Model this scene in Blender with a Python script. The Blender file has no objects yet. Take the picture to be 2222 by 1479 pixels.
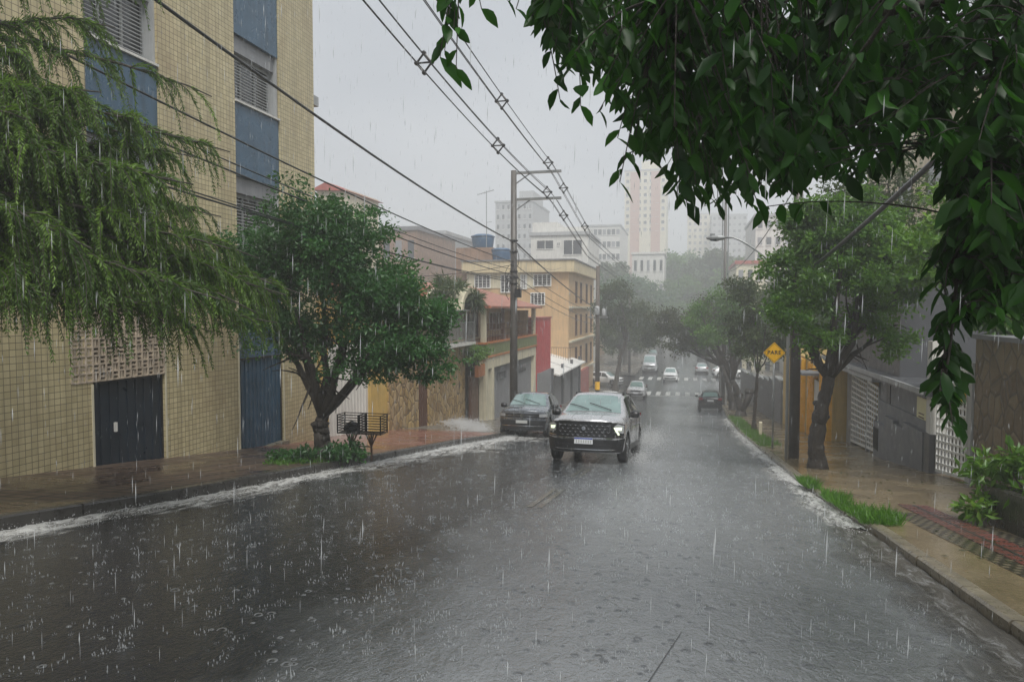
import bpy, math, random
import numpy as np
R = math.radians
sc = bpy.context.scene
COL = sc.collection

# ------------------------------------------------------------------ camera
CAM = np.array([0.0, 0.0, 1.6])
YAW, PITCH, FPX, CX, CY = R(13.75), R(-2.6), 1543.0, 1111.0, 739.5
FWD = np.array([-math.sin(YAW)*math.cos(PITCH), math.cos(YAW)*math.cos(PITCH), math.sin(PITCH)])
RGT = np.array([math.cos(YAW), math.sin(YAW), 0.0])
UPV = np.cross(RGT, FWD)
cd = bpy.data.cameras.new('camera')
cam = bpy.data.objects.new('camera', cd); COL.objects.link(cam)
cam.location = CAM
cam.rotation_euler = (R(90)+PITCH, 0, YAW)
cd.sensor_width = 36.0; cd.lens = 36.0*FPX/2222.0
cd.clip_start = 0.05; cd.clip_end = 3000
sc.camera = cam

# ------------------------------------------------------------------ render settings, world, sun
sc.view_settings.view_transform = 'Standard'
sc.view_settings.look = 'None'
sc.view_settings.exposure = 1.6
sc.view_settings.gamma = 1.0
sc.cycles.use_denoising = True
sc.cycles.max_bounces = 7
sc.cycles.diffuse_bounces = 3
sc.cycles.glossy_bounces = 3
sc.cycles.transmission_bounces = 4
sc.cycles.transparent_max_bounces = 12
sc.cycles.volume_bounces = 2
sc.cycles.sample_clamp_indirect = 6.0

SUN_EL, SUN_ROT = R(58), R(150)
world = bpy.data.worlds.new('World'); sc.world = world; world.use_nodes = True
wn, wl = world.node_tree.nodes, world.node_tree.links
wn.clear()
wo = wn.new('ShaderNodeOutputWorld'); bg = wn.new('ShaderNodeBackground')
sky = wn.new('ShaderNodeTexSky'); sky.sky_type = 'NISHITA'; sky.sun_disc = False
sky.sun_elevation = SUN_EL; sky.sun_rotation = SUN_ROT; sky.air_density = 1.0; sky.dust_density = 5.0; sky.ozone_density = 1.0
hs = wn.new('ShaderNodeHueSaturation'); hs.inputs['Saturation'].default_value = 0.12
mx = wn.new('ShaderNodeMix'); mx.data_type = 'RGBA'; mx.inputs[0].default_value = 0.92
tcw = wn.new('ShaderNodeTexCoord'); mpw = wn.new('ShaderNodeMapping'); mpw.inputs['Scale'].default_value = (1.2, 1.2, 3.0)
nzw = wn.new('ShaderNodeTexNoise'); nzw.inputs['Scale'].default_value = 1.6; nzw.inputs['Detail'].default_value = 6
crw = wn.new('ShaderNodeValToRGB')
crw.color_ramp.elements[0].color = (2.75, 3.05, 3.5, 1); crw.color_ramp.elements[0].position = 0.3
crw.color_ramp.elements[1].color = (4.0, 4.25, 4.6, 1); crw.color_ramp.elements[1].position = 0.7
wl.new(tcw.outputs['Generated'], mpw.inputs['Vector']); wl.new(mpw.outputs[0], nzw.inputs['Vector'])
wl.new(nzw.outputs['Fac'], crw.inputs['Fac'])
wl.new(sky.outputs[0], hs.inputs['Color']); wl.new(hs.outputs[0], mx.inputs[6]); wl.new(crw.outputs[0], mx.inputs[7])
wl.new(mx.outputs[2], bg.inputs['Color']); bg.inputs['Strength'].default_value = 0.05
wl.new(bg.outputs[0], wo.inputs['Surface'])

sl = bpy.data.lights.new('sun', 'SUN'); sl.energy = 1.5; sl.angle = R(35); sl.color = (1.0, 0.97, 0.92)
sun = bpy.data.objects.new('sun', sl); COL.objects.link(sun)
sun.rotation_euler = (R(90)-SUN_EL, 0, math.pi - SUN_ROT)

# ------------------------------------------------------------------ coordinates
PY = [-60, 0, 33, 48, 66, 78, 95, 130, 220, 340, 700]
PZ = [7.2, 0, -3.96, -5.5, -6.6, -6.75, -6.8, -6.4, -4, 1, 13]
_ys = np.linspace(-60, 700, 1521)
_zs = np.interp(_ys, PY, PZ)
_k = np.ones(17)/17
_zs = np.convolve(np.pad(_zs, 8, mode='edge'), _k, 'valid')
_zs[:16] = np.interp(_ys[:16], PY, PZ)
def gz(y): return float(np.interp(y, _ys, _zs))
def gzv(y): return np.interp(y, _ys, _zs)
def ray(px, py): return FWD + RGT*(px-CX)/FPX - UPV*(py-CY)/FPX
def at(px, py, Y):
    d = ray(px, py); return CAM + d*(Y/d[1])
def atX(px, py, X):
    d = ray(px, py); return CAM + d*(X/d[0])
def kL(y): return float(np.interp(y, [-60, 5.7, 8.2, 19.5, 22, 40, 200], [-7.0, -6.8, -6.52, -6.3, -6.05, -6.0, -6.0]))
def kR(y): return float(np.interp(y, [-60, 9, 12.8, 34, 50, 74, 200], [2.22, 2.2, 2.1, 2.4, 2.7, 3.1, 3.3]))

# ------------------------------------------------------------------ materials
def new_mat(name):
    m = bpy.data.materials.new(name); m.use_nodes = True
    nt = m.node_tree; nt.nodes.clear()
    out = nt.nodes.new('ShaderNodeOutputMaterial'); p = nt.nodes.new('ShaderNodeBsdfPrincipled')
    nt.links.new(p.outputs[0], out.inputs['Surface'])
    return m, nt, p, out
def N(nt, t, **kw):
    n = nt.nodes.new(t)
    for k, v in kw.items(): setattr(n, k, v)
    return n
def rgba(c): return (c[0], c[1], c[2], 1)
def noise(nt, vec, scale, detail=4, rough=.55, dist=0):
    n = N(nt, 'ShaderNodeTexNoise'); n.inputs['Scale'].default_value = scale; n.inputs['Detail'].default_value = detail
    n.inputs['Roughness'].default_value = rough; n.inputs['Distortion'].default_value = dist
    if vec is not None: nt.links.new(vec, n.inputs['Vector'])
    return n.outputs['Fac']
def coords(nt, scale=(1, 1, 1), loc=(0, 0, 0), geo=False):
    if geo:
        v = N(nt, 'ShaderNodeNewGeometry').outputs['Position']
    else:
        v = N(nt, 'ShaderNodeTexCoord').outputs['Object']
    mp = N(nt, 'ShaderNodeMapping'); mp.inputs['Scale'].default_value = scale; mp.inputs['Location'].default_value = loc
    nt.links.new(v, mp.inputs['Vector']); return mp.outputs[0]
def ramp(nt, fac, stops):
    r = N(nt, 'ShaderNodeValToRGB')
    e = r.color_ramp.elements
    while len(e) < len(stops): e.new(0.5)
    for i, (p, c) in enumerate(stops):
        e[i].position = p; e[i].color = rgba(c) if not isinstance(c, float) else (c, c, c, 1)
    nt.links.new(fac, r.inputs['Fac']); return r.outputs['Color']
def mixc(nt, fac, a, b, mode='MIX'):
    m = N(nt, 'ShaderNodeMix', data_type='RGBA', blend_type=mode)
    for sock, v in ((0, fac), (6, a), (7, b)):
        if isinstance(v, (int, float)): m.inputs[sock].default_value = v
        elif isinstance(v, (tuple, list)): m.inputs[sock].default_value = rgba(v)
        else: nt.links.new(v, m.inputs[sock])
    return m.outputs[2]
def math_(nt, op, a, b=0.0, clamp=False):
    m = N(nt, 'ShaderNodeMath', operation=op, use_clamp=clamp)
    for i, v in enumerate((a, b)):
        if isinstance(v, (int, float)): m.inputs[i].default_value = v
        else: nt.links.new(v, m.inputs[i])
    return m.outputs[0]
def bump(nt, h, strength, dist, p, prev=None):
    b = N(nt, 'ShaderNodeBump'); b.inputs['Strength'].default_value = strength; b.inputs['Distance'].default_value = dist
    nt.links.new(h, b.inputs['Height'])
    if prev is not None: nt.links.new(prev, b.inputs['Normal'])
    if p is not None: nt.links.new(b.outputs[0], p.inputs['Normal'])
    return b.outputs[0]

def pm(name, col, rough=.5, var=.18, vs=2.0, bmp=.15, bs=40, metal=0.0, streak=0.0, dirt=None, coat=0.0, spec=.5):
    """painted/plastered/metal surface: mottled colour, optional vertical rain streaks and dirt, fine bump"""
    m, nt, p, out = new_mat(name)
    v = coords(nt, geo=True)
    f = noise(nt, v, vs, 6, .6)
    lo = tuple(max(0, c*(1-var)) for c in col); hi = tuple(min(1, c*(1+var)) for c in col)
    c = ramp(nt, f, [(.3, lo), (.7, hi)])
    if streak > 0:
        s = noise(nt, coords(nt, (5, 5, .35), geo=True), 1.6, 5, .65)
        c = mixc(nt, math_(nt, 'MULTIPLY', ramp(nt, s, [(.48, 0.0), (.72, 1.0)]), streak), c, tuple(x*.38 for x in (dirt or col)))
    nt.links.new(c, p.inputs['Base Color'])
    rr = ramp(nt, noise(nt, v, vs*2.3, 4), [(.3, max(0.02, rough*.75)), (.7, min(1.0, rough*1.25))])
    nt.links.new(rr, p.inputs['Roughness'])
    p.inputs['Metallic'].default_value = metal
    p.inputs['Specular IOR Level'].default_value = spec
    if coat: p.inputs['Coat Weight'].default_value = coat; p.inputs['Coat Roughness'].default_value = .05
    if bmp: bump(nt, noise(nt, v, bs, 4), bmp, .01, p)
    return m

def leaf_mat(name, dark, light, trans=.3, rough=.45, spec=.4):
    m, nt, p, out = new_mat(name)
    a = N(nt, 'ShaderNodeAttribute', attribute_name='tint')
    c = ramp(nt, a.outputs['Fac'], [(0.0, dark), (.75, tuple((x+y)/2 for x, y in zip(dark, light))), (1.0, light)])
    nt.links.new(c, p.inputs['Base Color']); p.inputs['Roughness'].default_value = rough
    p.inputs['Specular IOR Level'].default_value = spec
    t = N(nt, 'ShaderNodeBsdfTranslucent')
    nt.links.new(mixc(nt, .5, c, (light[0]*1.5, light[1]*1.6, light[2]*.7)), t.inputs['Color'])
    ms = N(nt, 'ShaderNodeMixShader'); ms.inputs[0].default_value = trans
    nt.links.new(p.outputs[0], ms.inputs[1]); nt.links.new(t.outputs[0], ms.inputs[2]); nt.links.new(ms.outputs[0], out.inputs['Surface'])
    return m

def bark_mat(name, col):
    m, nt, p, out = new_mat(name)
    v = coords(nt, (1, 1, .25), geo=True)
    f = noise(nt, v, 22, 6, .7, .6)
    c = ramp(nt, f, [(.3, tuple(x*.45 for x in col)), (.65, col), (.85, (col[0]*1.5, col[1]*1.6, col[2]*1.3))])
    nt.links.new(c, p.inputs['Base Color']); p.inputs['Roughness'].default_value = .5
    bump(nt, f, 1.0, .05, p)
    return m

def asphalt_mat():
    m, nt, p, out = new_mat('wet_asphalt')
    g = coords(nt, geo=True)
    agg = noise(nt, g, 90, 3, .7)
    big = noise(nt, g, .45, 5, .6)
    # wet-road reflections painted into the colour: dark left lane, pale sky sheen rightwards
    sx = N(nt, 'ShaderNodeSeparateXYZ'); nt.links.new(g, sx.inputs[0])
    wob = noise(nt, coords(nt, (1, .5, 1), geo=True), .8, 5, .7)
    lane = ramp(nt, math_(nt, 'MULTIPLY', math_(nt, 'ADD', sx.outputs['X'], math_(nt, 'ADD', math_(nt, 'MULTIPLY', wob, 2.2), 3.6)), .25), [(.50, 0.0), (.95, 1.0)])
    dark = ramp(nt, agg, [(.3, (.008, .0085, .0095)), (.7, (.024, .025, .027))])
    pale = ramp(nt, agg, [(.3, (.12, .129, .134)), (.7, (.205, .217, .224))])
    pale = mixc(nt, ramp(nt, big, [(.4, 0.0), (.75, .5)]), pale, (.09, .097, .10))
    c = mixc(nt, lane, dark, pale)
    nt.links.new(c, p.inputs['Base Color'])
    st = noise(nt, coords(nt, (1.6, .28, 1), geo=True), 1.3, 5, .6, .5)
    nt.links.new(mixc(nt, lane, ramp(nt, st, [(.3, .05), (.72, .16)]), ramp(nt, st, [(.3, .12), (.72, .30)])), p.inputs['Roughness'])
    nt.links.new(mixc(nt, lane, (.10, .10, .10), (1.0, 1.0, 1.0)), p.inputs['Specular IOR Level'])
    p.inputs['IOR'].default_value = 2.0
    # running water: long wavelets, small chop and drop rings
    w1 = noise(nt, coords(nt, (1.0, .55, 1), geo=True), 9, 4, .6, .8)
    w2 = noise(nt, coords(nt, (1.0, .7, 1), geo=True), 34, 3, .6, .5)
    b1 = bump(nt, w1, .42, .028, None)
    b2 = bump(nt, w2, .55, .012, None, b1)
    vo = N(nt, 'ShaderNodeTexVoronoi'); vo.inputs['Scale'].default_value = 7.5
    nt.links.new(mixc(nt, .10, g, N(nt, 'ShaderNodeTexNoise').outputs['Color']), vo.inputs['Vector'])
    d = vo.outputs['Distance']
    ring = math_(nt, 'SINE', math_(nt, 'MULTIPLY', d, 52.0))
    fall = ramp(nt, d, [(0.0, 1.0), (.42, 0.0)])
    sel = ramp(nt, vo.outputs['Color'], [(.25, 0.0), (.6, 1.0)])
    h = math_(nt, 'MULTIPLY', math_(nt, 'MULTIPLY', ring, fall), sel)
    bump(nt, h, .30, .008, p, b2)
    return m

def pave_mat(name, cols, brick=None, mortar=(.03, .028, .025), rough=.3, wet=.6, msize=.03):
    m, nt, p, out = new_mat(name)
    g = coords(nt, geo=True)
    f = noise(nt, g, 1.1, 6, .62, .4)
    c = ramp(nt, f, [(.3, cols[0]), (.55, cols[1]), (.75, cols[2])])
    f2 = noise(nt, g, 28, 4, .6)
    c = mixc(nt, .35, c, ramp(nt, f2, [(.3, tuple(x*.5 for x in cols[1])), (.7, tuple(x*1.5 for x in cols[1]))]))
    hgt = f2
    if brick:
        br = N(nt, 'ShaderNodeTexBrick'); br.offset = brick[2]; br.inputs['Scale'].default_value = 1.0
        br.inputs['Brick Width'].default_value = brick[0]; br.inputs['Row Height'].default_value = brick[1]
        br.inputs['Mortar Size'].default_value = msize; br.inputs['Mortar Smooth'].default_value = .3
        nt.links.new(g, br.inputs['Vector'])
        c = mixc(nt, br.outputs['Fac'], c, mortar)
        hgt = math_(nt, 'SUBTRACT', math_(nt, 'MULTIPLY', f2, .4), br.outputs['Fac'])
    nt.links.new(c, p.inputs['Base Color'])
    pud = noise(nt, g, .9, 4, .6)
    nt.links.new(ramp(nt, pud, [(.38, rough*.35), (.62, rough*1.5)]), p.inputs['Roughness'])
    p.inputs['Specular IOR Level'].default_value = wet
    b0 = bump(nt, hgt, .35, .008, None)
    bump(nt, noise(nt, g, 26, 3, .6, .5), .35, .01, p, b0)
    return m

def tile_mat():
    m, nt, p, out = new_mat('cream_facade_tile')
    g = N(nt, 'ShaderNodeNewGeometry').outputs['Position']
    s = N(nt, 'ShaderNodeSeparateXYZ'); nt.links.new(g, s.inputs[0])
    cb = N(nt, 'ShaderNodeCombineXYZ')
    nt.links.new(math_(nt, 'ADD', s.outputs['X'], s.outputs['Y']), cb.inputs['X']); nt.links.new(s.outputs['Z'], cb.inputs['Y'])
    br = N(nt, 'ShaderNodeTexBrick'); br.offset = 0.0; br.inputs['Scale'].default_value = 1.0
    br.inputs['Brick Width'].default_value = .105; br.inputs['Row Height'].default_value = .10
    br.inputs['Mortar Size'].default_value = .0048; br.inputs['Mortar Smooth'].default_value = .15
    br.inputs['Color1'].default_value = (.60, .52, .31, 1); br.inputs['Color2'].default_value = (.48, .41, .235, 1)
    br.inputs['Mortar'].default_value = (.10, .088, .065, 1); br.inputs['Bias'].default_value = 0
    nt.links.new(cb.outputs[0], br.inputs['Vector'])
    st = noise(nt, coords(nt, (3, 3, .18), geo=True), 1.5, 6, .7)
    c = mixc(nt, ramp(nt, st, [(.45, 0.0), (.75, .5)]), br.outputs['Color'], (.16, .13, .08))
    dm = noise(nt, coords(nt, geo=True), .8, 4, .6)
    c = mixc(nt, ramp(nt, dm, [(.45, 0.0), (.8, .35)]), c, (.26, .15, .08))
    c = mixc(nt, ramp(nt, noise(nt, coords(nt, geo=True), .25, 5, .6), [(.35, 0.0), (.7, .35)]), c, (.22, .19, .11))
    nt.links.new(c, p.inputs['Base Color']); p.inputs['Roughness'].default_value = .32
    bump(nt, math_(nt, 'SUBTRACT', 1.0, br.outputs['Fac']), .5, .006, p)
    return m

def stone_mat(name, a, b, c3, scale=5.0):
    m, nt, p, out = new_mat(name)
    g = coords(nt, (1, 1, .75), geo=True)
    vo = N(nt, 'ShaderNodeTexVoronoi', feature='F1'); vo.inputs['Scale'].default_value = scale; nt.links.new(g, vo.inputs['Vector'])
    ve = N(nt, 'ShaderNodeTexVoronoi', feature='DISTANCE_TO_EDGE'); ve.inputs['Scale'].default_value = scale; nt.links.new(g, ve.inputs['Vector'])
    bw = N(nt, 'ShaderNodeRGBToBW'); nt.links.new(vo.outputs['Color'], bw.inputs[0])
    c = ramp(nt, bw.outputs[0], [(.25, a), (.5, b), (.75, c3)])
    c = mixc(nt, .4, c, ramp(nt, noise(nt, g, 14, 5, .65), [(.3, tuple(x*.4 for x in b)), (.7, tuple(x*1.4 for x in b))]))
    c = mixc(nt, ramp(nt, ve.outputs['Distance'], [(.0, 1.0), (.06, 0.0)]), c, (.05, .04, .03))
    nt.links.new(c, p.inputs['Base Color']); p.inputs['Roughness'].default_value = .45
    bump(nt, ramp(nt, ve.outputs['Distance'], [(.0, 0.0), (.15, 1.0)]), .7, .03, p, bump(nt, noise(nt, g, 20, 4), .4, .02, None))
    return m

def roof_mat(name, col):
    m, nt, p, out = new_mat(name)
    g = coords(nt, geo=True)
    w = N(nt, 'ShaderNodeTexWave', bands_direction='X'); w.inputs['Scale'].default_value = 1.6; w.inputs['Distortion'].default_value = .3
    nt.links.new(g, w.inputs['Vector'])
    w2 = N(nt, 'ShaderNodeTexWave', bands_direction='Y'); w2.inputs['Scale'].default_value = 1.4
    nt.links.new(g, w2.inputs['Vector'])
    c = ramp(nt, noise(nt, g, 3, 5, .7), [(.3, tuple(x*.5 for x in col)), (.7, tuple(x*1.15 for x in col))])
    c = mixc(nt, ramp(nt, w.outputs['Fac'], [(.0, .5), (.4, 0.0)]), c, tuple(x*.3 for x in col))
    nt.links.new(c, p.inputs['Base Color']); p.inputs['Roughness'].default_value = .4
    bump(nt, w.outputs['Fac'], .6, .05, p, bump(nt, w2.outputs['Fac'], .3, .03, None))
    return m

def glass_mat(name, tint=(.03, .04, .045), rough=.05):
    m, nt, p, out = new_mat(name)
    g = coords(nt, geo=True)
    nt.links.new(ramp(nt, noise(nt, g, 1.3, 3), [(.3, tuple(x*.6 for x in tint)), (.7, tuple(x*1.3 for x in tint))]), p.inputs['Base Color'])
    p.inputs['Roughness'].default_value = rough; p.inputs['Specular IOR Level'].default_value = 1.0
    bump(nt, noise(nt, g, 30, 3), .15, .004, p)
    return m

def foam_mat(name, thr=.5, wht=(.50, .50, .48), drk=(.085, .078, .066)):
    """running gutter water: muddy brown with foam streaks, thinning out towards its outer edge"""
    m, nt, p, out = new_mat(name)
    g = coords(nt, (1, .38, 1), geo=True)
    f = noise(nt, g, 9, 8, .78, 1.2)
    f2 = noise(nt, coords(nt, (1, .16, 1), geo=True), 5, 6, .7, .6)
    at_ = N(nt, 'ShaderNodeAttribute', attribute_name='edge').outputs['Fac']
    k = ramp(nt, math_(nt, 'ADD', math_(nt, 'MULTIPLY', f, .65), math_(nt, 'MULTIPLY', f2, .35)), [(thr-.06, 0.0), (thr+.10, 1.0)])
    nt.links.new(mixc(nt, k, drk, wht), p.inputs['Base Color'])
    p.inputs['Roughness'].default_value = .22; p.inputs['Specular IOR Level'].default_value = .7
    a = math_(nt, 'SUBTRACT', math_(nt, 'MULTIPLY', math_(nt, 'ADD', f, f2), 1.25), math_(nt, 'MULTIPLY', at_, .95))
    nt.links.new(ramp(nt, a, [(.30, 0.0), (1.0, 1.0)]), p.inputs['Alpha'])
    bump(nt, f, .7, .03, p)
    return m

def water_drop_mat(name, alpha=.45, col=(.85, .88, .9)):
    m, nt, p, out = new_mat(name)
    nt.nodes.remove(p)
    d = N(nt, 'ShaderNodeBsdfDiffuse'); d.inputs['Color'].default_value = rgba(col)
    t2 = N(nt, 'ShaderNodeBsdfTranslucent'); t2.inputs['Color'].default_value = rgba(col)
    ad = N(nt, 'ShaderNodeMixShader'); ad.inputs[0].default_value = .5
    nt.links.new(d.outputs[0], ad.inputs[1]); nt.links.new(t2.outputs[0], ad.inputs[2])
    t = N(nt, 'ShaderNodeBsdfTransparent'); ms = N(nt, 'ShaderNodeMixShader'); ms.inputs[0].default_value = alpha
    nt.links.new(t.outputs[0], ms.inputs[1]); nt.links.new(ad.outputs[0], ms.inputs[2]); nt.links.new(ms.outputs[0], out.inputs['Surface'])
    return m

def emit_mat(name, col, strength):
    m, nt, p, out = new_mat(name)
    p.inputs['Base Color'].default_value = rgba(col); p.inputs['Emission Color'].default_value = rgba(col)
    p.inputs['Emission Strength'].default_value = strength; p.inputs['Roughness'].default_value = .1
    return m

M = dict(
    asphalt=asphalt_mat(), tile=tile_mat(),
    earth=pave_mat('wet_earth', [(.05, .045, .03), (.08, .07, .045), (.06, .075, .035)], rough=.7, wet=.3),
    walkL=pave_mat('brown_patterned_paving', [(.055, .038, .028), (.10, .066, .044), (.14, .09, .058)], (.40, .20, 0), mortar=(.012, .010, .009), rough=.4, msize=.03),
    walkR=pave_mat('tan_concrete_paving', [(.11, .085, .05), (.20, .155, .09), (.27, .215, .13)], None, rough=.22, wet=.7),
    walkR2=pave_mat('small_stone_paving', [(.10, .085, .06), (.17, .14, .09), (.22, .18, .12)], (.11, .11, .5), mortar=(.04, .034, .026), rough=.3),
    walkF=pave_mat('grey_paving', [(.12, .11, .095), (.19, .17, .145), (.24, .22, .18)], (.4, .4, 0), rough=.3),
    redpave=pave_mat('red_painted_paving', [(.12, .075, .055), (.20, .085, .062), (.22, .14, .10)], None, rough=.25),
    tactile=pave_mat('red_tactile_paving', [(.08, .055, .038), (.14, .042, .034), (.17, .055, .04)], (.25, .25, 0), rough=.3),
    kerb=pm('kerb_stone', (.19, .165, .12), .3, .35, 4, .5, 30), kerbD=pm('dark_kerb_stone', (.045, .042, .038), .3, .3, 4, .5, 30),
    foam=foam_mat('gutter_foam', .45, (.58, .585, .57)), foam2=foam_mat('gutter_foam_thin', .56, (.34, .35, .35)),
    cream=pm('cream_render', (.55, .46, .29), .5, .12, 1.5, .2, 50, streak=.45, dirt=(.3, .25, .18)),
    creamL=pm('pale_cream_render', (.62, .57, .42), .5, .12, 1.5, .2, 50, streak=.45, dirt=(.3, .28, .22)),
    orange=pm('orange_cream_render', (.54, .36, .19), .5, .10, 1.2, .2, 50, streak=.35, dirt=(.4, .28, .18)),
    white=pm('white_paint', (.72, .72, .69), .4, .08, 2, .1, 50, streak=.4, dirt=(.35, .34, .32)),
    offw=pm('off_white_render', (.60, .59, .55), .5, .10, 1, .2, 50, streak=.4, dirt=(.32, .31, .3)),
    grey=pm('grey_render', (.17, .175, .185), .6, .10, 1.5, .2, 60),
    dgrey=pm('dark_grey_render', (.075, .078, .085), .35, .12, 1.5, .2, 60),
    greym=pm('grey_metal_sheet', (.22, .225, .235), .35, .12, 3, .1, 30, streak=.3),
    lgrey=pm('light_grey_render', (.36, .37, .37), .5, .1, 1.5, .2, 50, streak=.4, dirt=(.2, .2, .2)),
    blue=pm('slate_blue_panel', (.05, .10, .155), .3, .14, 2, .15, 20, streak=.5, dirt=(.05, .08, .10)),
    ddoor=pm('dark_blue_door_paint', (.018, .026, .038), .35, .2, 3, .1, 40),
    bdoor=pm('blue_door_paint', (.045, .095, .15), .35, .2, 3, .1, 40, streak=.4),
    red=pm('red_render', (.50, .055, .06), .4, .12, 1.5, .2, 50, streak=.3),
    redb=pm('faded_red_wall', (.36, .10, .08), .5, .2, 2, .3, 40, streak=.5),
    yellow=pm('yellow_gate_paint', (.80, .42, .02), .3, .1, 2, .1, 50),
    yellowc=pm('yellow_ochre_render', (.52, .36, .11), .5, .12, 2, .2, 50, streak=.5),
    terra=roof_mat('terracotta_tiles', (.42, .15, .09)), pink=pm('pink_render', (.42, .24, .17), .5, .1, 1, .1, 30),
    orangeb=pm('orange_beam_paint', (.45, .16, .05), .4, .15, 3, .2, 40, streak=.4),
    green=pm('mossy_green_band', (.16, .19, .075), .45, .25, 3, .3, 40, streak=.4),
    brown=pm('brown_gate_paint', (.10, .05, .032), .4, .2, 3, .15, 40, streak=.3),
    woodp=bark_mat('weathered_pole_wood', (.10, .075, .055)),
    conc=pm('pole_concrete', (.09, .082, .074), .45, .2, 3, .5, 35, streak=.5),
    steel=pm('galvanised_steel', (.28, .29, .29), .35, .15, 6, .1, 40, metal=.5),
    black=pm('black_metal', (.015, .015, .016), .35, .2, 6, .1, 40),
    rubber=pm('rubber', (.012, .012, .012), .5, .2, 8, .3, 60),
    cable=pm('black_cable', (.02, .021, .023), .4, .2, 8, 0, 40),
    glass=glass_mat('window_glass'), glassd=glass_mat('dark_window_glass', (.015, .017, .02)),
    tank=pm('blue_tank_plastic', (.035, .10, .19), .35, .12, 3, .1, 30),
    rust=pm('rusty_render', (.24, .15, .10), .6, .3, 2, .4, 30, streak=.6),
    stoneY=stone_mat('yellow_stone_cladding', (.14, .08, .035), (.42, .29, .12), (.33, .25, .16), 3.6),
    stoneB=stone_mat('brown_stone_cladding', (.10, .072, .04), (.16, .12, .068), (.20, .155, .09), 3.2),
    stoneG=stone_mat('grey_stone_cladding', (.08, .075, .06), (.14, .12, .09), (.12, .12, .09), 4),
    sign=pm('sign_yellow', (.90, .50, .015), .3, .06, 3, .05, 40), plaque=pm('plaque_cream', (.62, .58, .30), .35, .08, 3, .05, 40),
    bag=pm('black_bag_plastic', (.012, .012, .014), .2, .2, 8, .6, 12),
    paintW=pm('worn_white_marking', (.52, .52, .50), .25, .35, 6, .3, 50), paintY=pm('worn_yellow_marking', (.10, .10, .085), .2, .45, 7, .3, 50),
    rust2=pm('old_screen_brick', (.42, .35, .27), .45, .35, 9, .3, 40, streak=.3), seam=pm('seam_tar', (.03, .031, .033), .15, .3, 8, .4, 50), ph=None)
M['bark'] = bark_mat('wet_dark_bark', (.045, .036, .028)); M['barkG'] = bark_mat('wet_grey_bark', (.085, .075, .06))
M['leafM'] = leaf_mat('glossy_dark_leaf', (.003, .013, .006), (.045, .155, .015), .34, .36, .25)
M['leafF'] = leaf_mat('feathery_needle_leaf', (.010, .034, .010), (.18, .31, .045), .35, .5)
M['leafR'] = leaf_mat('round_tree_leaf', (.008, .036, .014), (.085, .23, .055), .34, .35)
M['leafB'] = leaf_mat('bright_street_tree_leaf', (.014, .055, .014), (.17, .33, .04), .40, .3)
M['leafG'] = leaf_mat('dull_green_leaf', (.028, .052, .018), (.095, .135, .04), .3, .5)
M['leafO'] = leaf_mat('olive_brown_leaf', (.03, .045, .02), (.10, .11, .045), .3, .5)
M['grass'] = leaf_mat('grass_blade', (.035, .10, .012), (.13, .30, .03), .4, .4)
M['bush'] = leaf_mat('bright_bush_leaf', (.025, .10, .012), (.20, .34, .05), .35, .3)
M['drop'] = water_drop_mat('falling_water', .45); M['splash'] = water_drop_mat('splashing_water', .30, (.78, .82, .84))
m_, nt_, p_, o_ = new_mat('ripple_water'); p_.inputs['Base Color'].default_value = (.09, .095, .098, 1); p_.inputs['Roughness'].default_value = .06; p_.inputs['IOR'].default_value = 1.8
M['ripple'] = m_
M['spray'] = water_drop_mat('spray_water', .40, (.82, .83, .83))

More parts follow.
